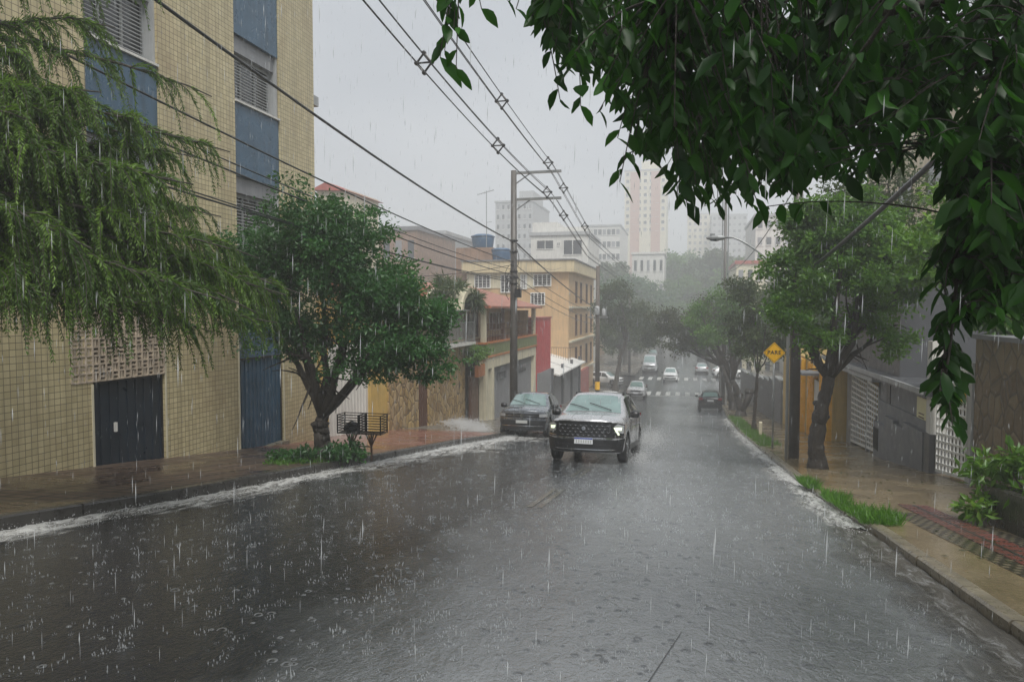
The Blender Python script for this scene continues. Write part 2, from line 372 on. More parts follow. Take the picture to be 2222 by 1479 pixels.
# ------------------------------------------------------------------ mesh helpers
def props(o, label=None, cat=None, group=None, kind=None):
    if label: o['label'] = label
    if cat: o['category'] = cat
    if group: o['group'] = group
    if kind: o['kind'] = kind
    return o
def thing(name, label, cat, loc, group=None, rot=None):
    o = bpy.data.objects.new(name, None); COL.objects.link(o); o.location = tuple(float(v) for v in loc)
    o.empty_display_size = .2
    if rot: o.rotation_euler = rot
    return props(o, label, cat, group)
def origin_of(o):
    v = np.zeros(3)
    while o is not None:
        v = v + np.array(o.location); o = o.parent
    return v
class MB:
    def __init__(s): s.v = []; s.f = []; s.n = 0; s.t = None; s.mi = []
    def add(s, verts, faces, mi=0):
        verts = np.asarray(verts, float).reshape(-1, 3)
        s.v.append(verts); s.f += [tuple(i+s.n for i in f) for f in faces]; s.mi += [mi]*len(faces); s.n += len(verts); return s
    def box(s, x0, x1, y0, y1, z0, z1, mi=0):
        v = [(x0, y0, z0), (x1, y0, z0), (x1, y1, z0), (x0, y1, z0), (x0, y0, z1), (x1, y0, z1), (x1, y1, z1), (x0, y1, z1)]
        return s.add(v, [(0, 3, 2, 1), (4, 5, 6, 7), (0, 1, 5, 4), (1, 2, 6, 5), (2, 3, 7, 6), (3, 0, 4, 7)], mi)
    def sbox(s, x0, x1, y0, y1, b0, b1, t0, t1, mi=0):
        """box whose bottom/top heights differ at y0 and y1"""
        v = [(x0, y0, b0), (x1, y0, b0), (x1, y1, b1), (x0, y1, b1), (x0, y0, t0), (x1, y0, t0), (x1, y1, t1), (x0, y1, t1)]
        return s.add(v, [(0, 3, 2, 1), (4, 5, 6, 7), (0, 1, 5, 4), (1, 2, 6, 5), (2, 3, 7, 6), (3, 0, 4, 7)], mi)
    def prism(s, poly, axis, a, b, mi=0):
        """polygon (u,v) extruded from a to b along axis"""
        n = len(poly); vs = []
        for w in (a, b):
            for (u, v) in poly:
                vs.append({'x': (w, u, v), 'y': (u, w, v), 'z': (u, v, w)}[axis])
        fs = [tuple(range(n))[::-1], tuple(range(n, 2*n))] + [(i, (i+1) % n, n+(i+1) % n, n+i) for i in range(n)]
        return s.add(vs, fs, mi)
    def tube(s, pts, rad, n=8, mi=0, cap=True, jit=0.0, rs=None):
        pts = np.asarray(pts, float); k = len(pts)
        rad = np.full(k, rad) if np.isscalar(rad) else np.asarray(rad, float)
        T = np.gradient(pts, axis=0) if k > 1 else np.array([[0, 0, 1.]])
        T /= np.linalg.norm(T, axis=1)[:, None]+1e-9
        up = np.array([0, 0, 1.]) if abs(T[0][2]) < .9 else np.array([1., 0, 0])
        a0 = np.cross(T[0], up); a0 /= np.linalg.norm(a0)
        vs = []
        for i in range(k):
            a0 = a0 - T[i]*(a0@T[i]); a0 /= np.linalg.norm(a0)+1e-9
            b0 = np.cross(T[i], a0)
            for j in range(n):
                th = 2*math.pi*j/n; r = rad[i]*(1+(jit*(rs.rand()-.5) if jit else 0))
                vs.append(pts[i]+(a0*math.cos(th)+b0*math.sin(th))*r)
        fs = [(i*n+j, i*n+(j+1) % n, (i+1)*n+(j+1) % n, (i+1)*n+j) for i in range(k-1) for j in range(n)]
        if cap: fs += [tuple(range(n))[::-1], tuple(range((k-1)*n, k*n))]
        return s.add(vs, fs, mi)
    def cyl(s, c, r, h, n=16, r2=None, mi=0):
        return s.tube([(c[0], c[1], c[2]), (c[0], c[1], c[2]+h)], [r, r if r2 is None else r2], n, mi)
    def lathe(s, c, prof, n=20, axis='z', mi=0):
        """prof: list of (radius, height) along axis"""
        vs = []
        for (r, h) in prof:
            for j in range(n):
                th = 2*math.pi*j/n; a, b = r*math.cos(th), r*math.sin(th)
                vs.append({'z': (c[0]+a, c[1]+b, c[2]+h), 'x': (c[0]+h, c[1]+a, c[2]+b), 'y': (c[0]+a, c[1]+h, c[2]+b)}[axis])
        k = len(prof)
        fs = [(i*n+j, i*n+(j+1) % n, (i+1)*n+(j+1) % n, (i+1)*n+j) for i in range(k-1) for j in range(n)]
        fs += [tuple(range(n))[::-1], tuple(range((k-1)*n, k*n))]
        return s.add(vs, fs, mi)
    def grid(s, P, mi=0, flip=False):
        """P: array (a,b,3)"""
        P = np.asarray(P, float); a, b = P.shape[:2]
        fs = [((i*b+j), (i*b+j+1), ((i+1)*b+j+1), ((i+1)*b+j)) for i in range(a-1) for j in range(b-1)]
        if flip: fs = [f[::-1] for f in fs]
        return s.add(P.reshape(-1, 3), fs, mi)
    def build(s, name, mat, parent=None, smooth=False, local=False, bevel=0.0, **kw):
        v = np.concatenate(s.v) if s.v else np.zeros((0, 3))
        if parent is not None and not local: v = v - origin_of(parent)
        me = bpy.data.meshes.new(name); me.from_pydata(v.tolist(), [], s.f)
        for m in (mat if isinstance(mat, (list, tuple)) else [mat]): me.materials.append(m)
        if any(s.mi): me.polygons.foreach_set('material_index', s.mi)
        if smooth: me.polygons.foreach_set('use_smooth', [True]*len(me.polygons))
        me.update()
        o = bpy.data.objects.new(name, me); COL.objects.link(o)
        if parent is not None: o.parent = parent
        if bevel:
            b = o.modifiers.new('bevel', 'BEVEL'); b.width = bevel; b.segments = 2; b.limit_method = 'ANGLE'; b.angle_limit = R(40)
        return props(o, **kw)

def raw_mesh(name, V, F, mat, parent=None, tint=None, local=False, smooth=False, **kw):
    """V (n,3); F (m,k) array with k = 3 or 4, fast path"""
    V = np.asarray(V, np.float64); F = np.asarray(F, np.int32)
    if parent is not None and not local: V = V - origin_of(parent)
    me = bpy.data.meshes.new(name); k = F.shape[1]
    me.vertices.add(len(V)); me.vertices.foreach_set('co', V.astype(np.float32).ravel())
    me.loops.add(F.size); me.loops.foreach_set('vertex_index', F.ravel())
    me.polygons.add(len(F)); me.polygons.foreach_set('loop_start', np.arange(0, F.size, k, dtype=np.int32))
    me.materials.append(mat)
    me.update(calc_edges=True)
    if smooth: me.polygons.foreach_set('use_smooth', [True]*len(F))
    if tint is not None:
        a = me.attributes.new('tint', 'FLOAT', 'FACE'); a.data.foreach_set('value', np.asarray(tint, np.float32))
    o = bpy.data.objects.new(name, me); COL.objects.link(o)
    if parent is not None: o.parent = parent
    return props(o, **kw)

def unit(a): return a/(np.linalg.norm(a, axis=-1, keepdims=True)+1e-9)
def bez(p0, p1, p2, n=8):
    t = np.linspace(0, 1, n)[:, None]
    return (1-t)**2*np.array(p0)+2*t*(1-t)*np.array(p1)+t*t*np.array(p2)

def leaf_quads(P, D, L, W, rs, fold=.25):
    """simple folded leaves: base P, direction D, length L, width W -> V,F(tri) (2 faces each)"""
    n = len(P); D = unit(D)
    S = unit(np.cross(D, unit(rs.randn(n, 3)))); Nn = np.cross(S, D)
    L = L[:, None]; W = W[:, None]
    V = np.stack([P, P+D*L*.45+S*W*.5+Nn*W*fold, P+D*L, P+D*L*.45-S*W*.5+Nn*W*fold], 1).reshape(-1, 3)
    b = np.arange(n)[:, None]*4
    F = np.stack([b+[0, 1, 2], b+[0, 2, 3]], 1).reshape(-1, 3)
    return V, F

def crown_arrays(blobs, n, size, seed, clump=.28, per=45, droop=.25, lw=.5, shell=.42, boughs=9):
    """leaves in clumps, clumps in boughs, boughs spread through the crown's volume"""
    rs = np.random.RandomState(seed)
    B = np.array([b[:6] for b in blobs], float)
    w = B[:, 3]*B[:, 4]*B[:, 5]; w = w**.7; w /= w.sum()
    nb = boughs*len(B); qi = rs.choice(len(B), nb, p=w)
    bc = B[qi, :3]+unit(rs.randn(nb, 3))*B[qi, 3:6]*(rs.rand(nb)**shell*rs.uniform(.85, 1.22, nb))[:, None]
    br = B[qi, 3:6]*(.20+.22*rs.rand(nb))[:, None]; bt = rs.rand(nb)
    nc = max(4, n//per); bi = rs.randint(0, nb, nc)
    cc = bc[bi]+unit(rs.randn(nc, 3))*br[bi]*(rs.rand(nc)**.5)[:, None]*1.25
    ct = np.clip(.55*bt[bi]+.45*rs.rand(nc), 0, 1)
    ci = rs.randint(0, nc, n)
    scl = clump*(.35+.6*rs.rand(nc))
    P = cc[ci]+rs.randn(n, 3)*scl[ci][:, None]*np.array([1, 1, .6])
    outd = unit(P-bc[bi[ci]])
    D = unit(rs.randn(n, 3)*.9+outd*.7+np.array([0, 0, -droop]))
    L = size*(.65+.7*rs.rand(n))
    V, F = leaf_quads(P, D, L, L*lw, rs)
    t = np.clip(.6*ct[ci]+.4*rs.rand(n), 0, 1)
    return V, F, np.repeat(t, 2)

def limb(mb, p0, p1, r0, r1, rs, bend=.12, n=7, sides=7):
    p0 = np.array(p0, float); p1 = np.array(p1, float); L = np.linalg.norm(p1-p0)
    mid = (p0+p1)/2+rs.randn(3)*L*bend+np.array([0, 0, L*.05])
    pts = bez(p0, mid, p1, n); pts[1:-1] += rs.randn(n-2, 3)*L*.012
    mb.tube(pts, np.linspace(r0, r1, n), sides, jit=.25, rs=rs)
    return pts

def tree(name, label, base, trunk_pts, trunk_r, blobs, n, size, seed, leafmat, barkmat, group=None, cat='tree', limbs=None, **kw):
    """trunk_pts: points from the base; limbs run from the trunk top into the blobs"""
    rs = np.random.RandomState(seed+7)
    t = thing(name, label, cat, base, group)
    mb = MB()
    tp = np.array(trunk_pts, float)
    m_ = 22; u = np.linspace(0, 1, m_); q = np.linspace(0, 1, len(tp))
    sp = np.stack([np.interp(u, q, tp[:, i]) for i in range(3)], 1); sp[1:-1] = (sp[:-2]+sp[1:-1]*2+sp[2:])/4; sp[1:-1] += rs.randn(m_-2, 3)*trunk_r*.06
    rr = trunk_r*(1-.28*u)*(1+.07*np.sin(u*9+rs.rand()*6)+.035*rs.randn(m_)); rr *= 1+.75*np.exp(-u*14)
    sp[0, 2] -= .25
    mb.tube(sp, rr, 14, jit=.16, rs=rs)
    for q_ in range(2):
        k_ = rs.randint(6, m_-3); a_ = rs.rand()*6.28; d_ = np.array([math.cos(a_), math.sin(a_), .35]); c_ = sp[k_]+d_*rr[k_]*.55
        mb.tube([c_, c_+d_*trunk_r*.45, c_+d_*trunk_r*.75], [trunk_r*.42, trunk_r*.38, trunk_r*.22], 8, jit=.3, rs=rs)
    top = tp[-1]
    tg = limbs if limbs is not None else [b[:3] for b in blobs]
    for g in tg:
        pts = limb(mb, top, g, trunk_r*.55, trunk_r*.14, rs)
        for q in range(5):
            s = pts[rs.randint(2, len(pts))]; e = s+unit(rs.randn(3)+np.array([0, 0, .3]))*rs.uniform(.4, .9)*np.linalg.norm(pts[-1]-pts[0])*.45
            limb(mb, s, e, trunk_r*.16, trunk_r*.04, rs, n=5, sides=5)
    mb.build('trunk', barkmat, t, smooth=True)
    V, F, tt = crown_arrays(blobs, n, size, seed, **kw)
    raw_mesh('crown', V, F, leafmat, t, tt)
    return t

# ================================================================== GROUND, ROAD, PAVEMENTS
def strip(name, xa, xb, y0, y1, off, mat, nx=2, dy=1.0, skirt=None, jx=None, **kw):
    """sheet between the lines x = xa(y) and x = xb(y), laid on the street profile plus off"""
    ny = max(2, int((y1-y0)/dy)+1); ys = np.linspace(y0, y1, ny)
    fa = xa if callable(xa) else (lambda y: xa); fb = xb if callable(xb) else (lambda y: xb)
    P = np.zeros((ny, nx, 3))
    for i, y in enumerate(ys):
        a, b = fa(y), fb(y)
        P[i, :, 0] = np.linspace(a, b, nx); P[i, :, 1] = y; P[i, :, 2] = gz(y)+off
    mb = MB(); mb.grid(P, flip=True)
    if skirt:
        for e in (0, -1):
            Q = np.stack([P[:, e], P[:, e]-[0, 0, skirt]], 1); mb.grid(Q)
    return mb.build(name, mat, None, **kw)

def ground_sheet():
    xs = np.concatenate([np.linspace(-420, -40, 12), np.linspace(-30, 30, 13), np.linspace(40, 420, 12)])
    ys = np.concatenate([np.arange(-50, 140, 2.0), np.linspace(140, 690, 50)])
    X, Y = np.meshgrid(xs, ys)
    Z = gzv(Y)-.14
    mb = MB(); mb.grid(np.stack([X, Y, Z], -1), flip=True)
    mb.build('ground', M['earth'], None, smooth=True, kind='structure')
ground_sheet()
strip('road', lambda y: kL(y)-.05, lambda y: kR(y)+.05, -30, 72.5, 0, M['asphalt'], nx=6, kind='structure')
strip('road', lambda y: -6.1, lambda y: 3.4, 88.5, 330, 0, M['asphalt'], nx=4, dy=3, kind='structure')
# the crossing street
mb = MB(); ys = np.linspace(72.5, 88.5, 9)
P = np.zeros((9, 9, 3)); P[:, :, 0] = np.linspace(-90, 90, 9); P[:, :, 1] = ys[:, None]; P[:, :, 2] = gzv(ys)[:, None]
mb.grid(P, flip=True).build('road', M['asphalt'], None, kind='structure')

# pavements: a step of 0.15 m above the road
strip('pavement', -9.9, lambda y: kL(y)-.16, -30, 14.3, .15, M['walkL'], nx=5, skirt=.3, kind='structure')
strip('pavement', -10.6, lambda y: kL(y)-.16, 14.3, 23.5, .15, M['redpave'], nx=5, skirt=.3, kind='structure')
strip('pavement', -10.6, lambda y: kL(y)-.16, 23.5, 72, .15, M['walkF'], nx=4, skirt=.3, kind='structure')
strip('pavement', lambda y: kR(y)+.16, 7.2, -30, 72, .09, M['walkR'], nx=6, skirt=.3, kind='structure')
strip('pavement', -14, -6.1, 89, 330, .15, M['walkF'], nx=3, dy=3, skirt=.3, kind='structure')
strip('pavement', 3.4, 12, 89, 330, .15, M['walkF'], nx=3, dy=3, skirt=.3, kind='structure')
strip('paving_band', lambda y: float(np.interp(y, [2, 6, 9, 12.5], [3.15, 2.95, 2.8, 2.65])), lambda y: float(np.interp(y, [2, 6, 9, 12.5], [4.6, 4.2, 3.75, 3.2])), 2, 10.6, .094, M['walkR2'], nx=4, dy=.5, kind='structure')

def kerb(name, side, y0, y1, mat):
    mb = MB(); rs = np.random.RandomState(int(abs(y0)*7+side+5)); y = y0
    while y < y1:
        L = rs.uniform(.8, 1.15); e = min(y+L, y1)
        xa = kL(y)-.16 if side < 0 else kR(y); xb = kL(e)-.16 if side < 0 else kR(e)
        d = rs.uniform(-.012, .012)
        v = []
        for (yy, xx) in ((y+.008, xa), (e-.008, xb)):
            g = gz(yy) if side < 0 else gz(yy)-.058
            v += [(xx+d, yy, g-.2), (xx+.16+d, yy, g-.2), (xx+.16+d, yy, g+.145), (xx+.14+d, yy, g+.165), (xx+.02+d, yy, g+.165), (xx+d, yy, g+.145)]
        n = 6
        mb.add(v, [tuple(range(6)), tuple(range(6, 12))[::-1]]+[(i+n, (i+1) % n+n, (i+1) % n, i) for i in range(n)])
        y = e
    mb.build(name, mat, None, kind='structure')
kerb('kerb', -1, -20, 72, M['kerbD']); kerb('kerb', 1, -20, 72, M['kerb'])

# red tactile band on the right pavement: ribs along its length
mb = MB(); tl = lambda y: float(np.interp(y, [2, 7.1, 11.4, 13], [2.75, 3.12, 3.05, 3.0]))
for k in range(8):
    ys = np.arange(3, 11.6, .3)
    P = [[(tl(y)+k*.052, y, gz(y)+.098), (tl(y)+k*.052+.012, y, gz(y)+.104), (tl(y)+k*.052+.03, y, gz(y)+.104), (tl(y)+k*.052+.042, y, gz(y)+.098), (tl(y)+k*.052+.052, y, gz(y)+.098)] for y in ys]
    mb.grid(np.array(P), flip=True)
mb.build('tactile_paving', M['tactile'], None, kind='structure')

# faded centre line, zebra crossings, patch seam in the asphalt
mb = MB()
rs = np.random.RandomState(3)
y = 9.5
while y < 66:
    L = rs.uniform(1.2, 2.6)
    for dx in (-2.12, -1.98) if y > 9 else (-2.05,):
        P = [[(dx, yy, gz(yy)+.004), (dx+.08, yy, gz(yy)+.004)] for yy in np.linspace(y, y+L, 4)]
        mb.grid(np.array(P), flip=True)
    y += L+rs.uniform(.3, 2.4)
mb.build('centre_line', M['paintY'], None, kind='structure')
def zebra(yc, x0, x1, step, w, ln):
    mb = MB(); x = x0
    while x < x1:
        P = [[(x, yy, gz(yy)+.006), (x+w, yy, gz(yy)+.006)] for yy in np.linspace(yc-ln/2, yc+ln/2, 5)]
        mb.grid(np.array(P), flip=True); x += step
    mb.build('zebra_crossing', M['paintW'], None, kind='structure')
zebra(70.5, -4.6, 2.9, .92, .42, 3.4); zebra(86.8, -5.4, 3.2, 1.05, .48, 3.6)
mb = MB(); mb.grid(np.array([[(-3.5, 68.0, gz(68)+.005), (2.6, 68.0, gz(68)+.005)], [(-3.5, 68.3, gz(68.3)+.005), (2.6, 68.3, gz(68.3)+.005)]]), flip=True)
mb.build('stop_line', M['paintW'], None, kind='structure')
mb = MB(); mb.grid(np.array([[(float(np.interp(yy, [3.85, 5.05], [-.20, .03])), yy, gz(yy)+.004), (float(np.interp(yy, [3.85, 5.05], [-.193, .034])), yy, gz(yy)+.004)] for yy in np.linspace(3.85, 4.85, 7)]), flip=True)
mb.build('road_seam', M['seam'], None, kind='structure')

# gutter water: broken, foaming torrents along both kerbs
def gutter(name, side, y0, y1, wfun, hfun, mat, seed, lift=.0):
    rs = np.random.RandomState(seed); dy = .05; ys = np.arange(y0, y1, dy); nx = 14
    P = np.zeros((len(ys), nx, 3))
    ph = rs.rand(12)*6.28; fr = rs.uniform(1.5, 16, 12)
    for i, y in enumerate(ys):
        w = wfun(y)*(1+.22*math.sin(y*1.3+ph[0])+.12*math.sin(y*3.7+ph[1])+.05*math.sin(y*9+ph[2]))
        k = kL(y)+.005 if side < 0 else kR(y)-.005
        t = np.linspace(0, 1, nx); x = k + (-side)*t*w
        h = hfun(y)*np.sin(np.clip(t*1.25+.18, 0, 1)*math.pi)**.8*(.55+.45*rs.rand(nx))
        h += .006*np.sin(y*fr[3]+t*9+ph[3])+.005*np.sin(y*fr[4]-t*15)
        P[i, :, 0] = x; P[i, :, 1] = y+rs.randn(nx)*.012; P[i, :, 2] = gz(y)+.006+np.maximum(h, 0)+lift
        P[i, -1, 2] = gz(y)-.004
    mb = MB(); mb.grid(P, flip=(side > 0)); o = mb.build(name, mat, None, smooth=True, kind='structure')
    at_ = o.data.attributes.new('edge', 'FLOAT', 'POINT'); at_.data.foreach_set('value', np.tile(np.linspace(0, 1, nx), len(ys)).astype(np.float32))
gutter('gutter_water', -1, 1.5, 18, lambda y: np.interp(y, [1, 6, 10, 13, 18], [.62, .60, .58, .75, 1.5]), lambda y: np.interp(y, [1, 6, 14], [.02, .035, .04]), M['foam'], 1)
gutter('gutter_water', -1, 17.9, 40, lambda y: np.interp(y, [18, 22, 40], [1.2, 1.5, .8]), lambda y: .03, M['foam'], 2)
gutter('gutter_water', 1, 1.5, 9.6, lambda y: np.interp(y, [1, 5, 9.4], [.9, .7, .5]), lambda y: .018, M['foam2'], 3)
gutter('gutter_water', 1, 9.4, 46, lambda y: np.interp(y, [9, 10, 16, 46], [.5, .46, .44, .5]), lambda y: .035, M['foam'], 4)

# ================================================================== BUILDING HELPERS
def boxpart(name, mat, parent, *b, **kw):
    for q in b:
        mb = MB(); mb.box(*q); o = mb.build(name, mat, parent, **kw)
    return o

def window(root, ax, p, a0, a1, z0, z1, fm, gm, out=-1, nv=2, nh=0, bars=0, depth=.05, t=.05, label=None):
    """framed window in a wall plane: ax 'x' = wall at x=p spanning y, 'y' = wall at y=p spanning x; out = side the room is away from"""
    mb = MB(); gl = MB()
    def bx(m, u0, u1, w0, w1, d0, d1):
        lo, hi = min(p+out*d0, p+out*d1), max(p+out*d0, p+out*d1)
        if ax == 'x': m.box(lo, hi, u0, u1, w0, w1)
        else: m.box(u0, u1, lo, hi, w0, w1)
    bx(mb, a0, a1, z0, z0+t, 0, depth); bx(mb, a0, a1, z1-t, z1, 0, depth)
    bx(mb, a0, a0+t, z0+t, z1-t, 0, depth); bx(mb, a1-t, a1, z0+t, z1-t, 0, depth)
    for k in range(1, nv):
        u = a0+(a1-a0)*k/nv; bx(mb, u-t*.4, u+t*.4, z0+t, z1-t, 0.002, depth*.9)
    for k in range(1, nh+1):
        w = z0+(z1-z0)*k/(nh+1); bx(mb, a0+t, a1-t, w-t*.3, w+t*.3, 0.004, depth*.8)
    for k in range(1, bars):
        w = z0+(z1-z0)*k/bars; bx(mb, a0+t, a1-t, w-.008, w+.008, depth+.01, depth+.026)
    bx(gl, a0+t*.5, a1-t*.5, z0+t*.5, z1-t*.5, -.03, .012)
    f = mb.build('window_frame', fm, root)
    gl.build('pane', gm, f)
    return f

# ================================================================== LEFT: TILED APARTMENT BUILDING
FX = -9.5
def apartment():
    r = thing('apartment_building', 'tall cream tiled apartment block with slate blue window bays', 'building', (FX-5, 8, gz(8)))
    zt, zb = 19.0, -2.6
    piers = [(-3.0, 4.4), (6.1, 9.72), (11.38, 13.68), (15.42, 17.05)]
    mb = MB()
    for a, b in piers: mb.box(FX-.5, FX, a, b, zb, zt)
    for k, (a, b) in enumerate([(4.4, 6.1), (9.72, 11.38), (13.68, 15.42)]):
        mb.box(FX-.5, FX-.38, a, b, zb, zt)                      # back of the bays
    mb.box(FX-13, FX-.5, 16.7, 17.05, zb, zt); mb.box(FX-13, FX-.5, -3, -2.6, zb, zt); mb.box(FX-13, FX-12.6, -2.6, 16.7, zb, zt)
    mb.build('wall', M['tile'], r)
    boxpart('roof', M['grey'], r, (FX-13.1, FX+.1, -3.1, 17.15, zt, zt+.25))
    # set-back wall panel just beyond the openwork
    for (a, b, wins, pans) in [
            (4.4, 6.1, [(3.0, 4.5), (6.1, 7.55), (9.2, 10.65), (12.3, 13.75)], [(-.2, 3.0), (4.5, 6.1), (7.55, 9.2), (10.65, 12.3), (13.75, 19)]),
            (9.72, 11.38, [(3.0, 4.5), (6.08, 7.55), (9.2, 10.65), (12.3, 13.75)], [(1.95, 3.0), (4.5, 6.08), (7.55, 9.2), (10.65, 12.3), (13.75, 19)]),
            (13.68, 15.42, [(3.0, 4.5), (6.12, 7.55), (9.2, 10.65), (12.3, 13.75)], [(.5, 3.0), (4.5, 6.12), (7.55, 9.2), (10.65, 12.3), (13.75, 19)])]:
        for (z0, z1) in pans:
            boxpart('blue_panel', M['blue'], r, (FX-.38, FX-.03, a+.003, b-.003, z0, z1))
        for (z0, z1) in wins:
            boxpart('window_reveal', M['lgrey'], r, (FX-.36, FX-.05, b-.05, b-.003, z0, z1), (FX-.36, FX-.05, a+.003, a+.05, z0, z1))
            f = window(r, 'x', FX-.30, a+.05, b-.05, z0+.003, z1-.35, M['lgrey'], M['glassd'], out=1, nv=3, bars=16)
            boxpart('shutter_box', M['greym'], r, (FX-.30, FX-.12, a+.05, b-.05, z1-.35, z1-.003))
            boxpart('sill', M['offw'], r, (FX-.36, FX+.03, a+.003, b-.003, z0-.045, z0))
    # ledges sticking out past the corner
    boxpart('ledge', M['lgrey'], r, (FX-.5, FX-.05, 17.05, 17.4, 6.95, 7.2), (FX-.5, FX-.05, 17.05, 17.4, 4.0, 4.2))
    # pale edging strips of the ground-floor piers
    boxpart('pier_edging', M['creamL'], r, (FX, FX+.012, 11.38, 11.42, -1.4, 2), (FX, FX+.012, 9.68, 9.72, -1.2, .35), (FX, FX+.012, 13.64, 13.68, -1.6, 2), (FX, FX+.012, 15.42, 15.46, -1.8, 2))
    # ground floor: openwork band over the dark door
    mb = MB(); y0, y1, z0, z1 = 9.3, 11.36, .40, 1.95
    ny, nz = 15, 11; sy, sz = (y1-y0)/ny, (z1-z0)/nz
    for i in range(ny+1): mb.box(FX-.10, FX+.02, y0+i*sy-.016, y0+i*sy+.016, z0, z1)
    for j in range(nz+1): mb.box(FX-.10, FX+.015, y0, y1, z0+j*sz-.014, z0+j*sz+.014)
    for i in range(ny):
        for j in range(nz):
            if (i+j) % 2: mb.box(FX-.10, FX+.005, y0+(i+.5)*sy-.02, y0+(i+.5)*sy+.02, z0+j*sz, z0+(j+1)*sz)
            else: mb.box(FX-.10, FX+.005, y0+i*sy, y0+(i+1)*sy, z0+(j+.5)*sz-.018, z0+(j+.5)*sz+.018)
    mb.build('lattice_screen', M['rust2'], r)
    boxpart('screen_back', M['black'], r, (FX-.36, FX-.2, 9.72, 11.36, .40, 1.95))
    def door(a, b, z0, z1, mat, ribs, hz, lab):
        mb = MB(); mb.box(FX-.2, FX-.10, a, b, z0, z1)
        for k in range(ribs+1):
            u = a+(b-a)*k/ribs
            mb.box(FX-.10, FX-.075, max(a, u-.012), min(b, u+.012), z0+.02, z1-.02)
        d = mb.build('door', mat, r, label=lab)
        boxpart('door_frame', M['black'], r, (FX-.16, FX-.05, a-.03, a, z0, z1+.04), (FX-.16, FX-.05, b, b+.03, z0, z1+.04), (FX-.16, FX-.05, a, b, z1, z1+.04))
        if hz is not None: boxpart('handle', M['offw'], d, (FX-.075, FX-.03, a+.46, a+.50, hz-.10, hz+.06))
    door(9.75, 11.35, -2.4, .36, M['ddoor'], 8, -.42, 'dark navy metal door')
    door(13.71, 15.39, -2.6, .46, M['bdoor'], 11, None, 'blue ribbed metal door')
    boxpart('threshold', M['kerb'], r, (FX-.2, FX+.10, 13.6, 15.5, -2.6, gz(15)+.19))
apartment()

# ================================================================== LEFT: LOWER HOUSES
GX = -9.8
def wallbox(mb, x0, x1, y0, y1, top, b=.6):
    mb.sbox(x0, x1, y0, y1, gz(y0)-b, gz(y1)-b, top, top)
def stone_house():
    r = thing('stone_clad_house', 'house with white garage door and yellow stone walls behind the round tree', 'house', (GX-4, 24, gz(24)))
    mb = MB(); wallbox(mb, GX-9, GX-2.2, 17.6, 31.2, 2.1); wallbox(mb, GX-2.2, GX-.15, 17.3, 18.5, 1.4); wallbox(mb, GX-2.2, GX-.05, 21.1, 22.4, .95)
    mb.build('wall', M['yellowc'], r)
    mb = MB(); wallbox(mb, GX-.25, GX-.15, 18.5, 21.1, .55)
    for k in range(12): wallbox(mb, GX-.15, GX-.12, 18.55+k*.21, 18.62+k*.21, .5)
    mb.build('garage_door', M['offw'], r)
    mb = MB(); wallbox(mb, GX-.4, GX, 22.4, 25.2, .2); wallbox(mb, GX-.4, GX, 26.3, 31.0, .2); mb.build('stone_wall', M['stoneY'], r)
    mb = MB(); wallbox(mb, GX-.35, GX-.12, 25.2, 26.3, -.5)
    for k in range(5): wallbox(mb, GX-.12, GX-.06, 25.25+k*.24, 25.31+k*.24, -.45)
    mb.build('gate', M['brown'], r)
    mb = MB(); wallbox(mb, GX-.5, GX-.03, 26.6, 31.0, 1.4); mb.build('upper_stone_wall', M['stoneG'], r)
    boxpart('balcony_slab', M['offw'], r, (GX-1.6, GX+.45, 26.3, 31.3, -.02, .10))
    mb = MB()
    for k in range(26): y = 26.35+k*.195; mb.box(GX+.38, GX+.40, y, y+.02, .1, 1.0)
    for z in (.16, .98): mb.box(GX+.37, GX+.41, 26.35, 31.25, z, z+.035)
    mb.box(GX+.36, GX+.42, 31.2, 31.26, .1, 1.55); mb.box(GX+.36, GX+.42, 26.3, 26.36, .1, 1.55); mb.box(GX+.36, GX+.42, 26.3, 31.26, 1.5, 1.55)
    mb.build('balcony_railing', M['steel'], r)
    mb = MB(); mb.box(GX-1.4, GX-.52, 27.2, 30.4, .12, 1.35); mb.build('balcony_room', M['dgrey'], r)
    # arch with curved white hood
    mb = MB(); c = (31.2, 1.55)
    for k in range(10):
        a0, a1 = math.pi*k/10, math.pi*(k+1)/10
        poly = [(c[0]+1.5*math.cos(a), c[1]+1.0*math.sin(a)) for a in (a0, a1)]+[(c[0]+1.25*math.cos(a), c[1]+.78*math.sin(a)) for a in (a1, a0)]
        mb.prism(poly, 'x', GX-1.5, GX+.3)
    mb.build('arched_hood', M['creamL'], r)
    window(r, 'y', 17.6-.003, GX-6, GX-4.6, .2, 1.4, M['white'], M['glassd'], out=-1)
    mb = MB(); mb.prism([(17.4, 2.1), (24.3, 3.2), (31.4, 2.1)], 'x', GX-9.2, GX-2.0); mb.build('roof', M['terra'], r)
stone_house()

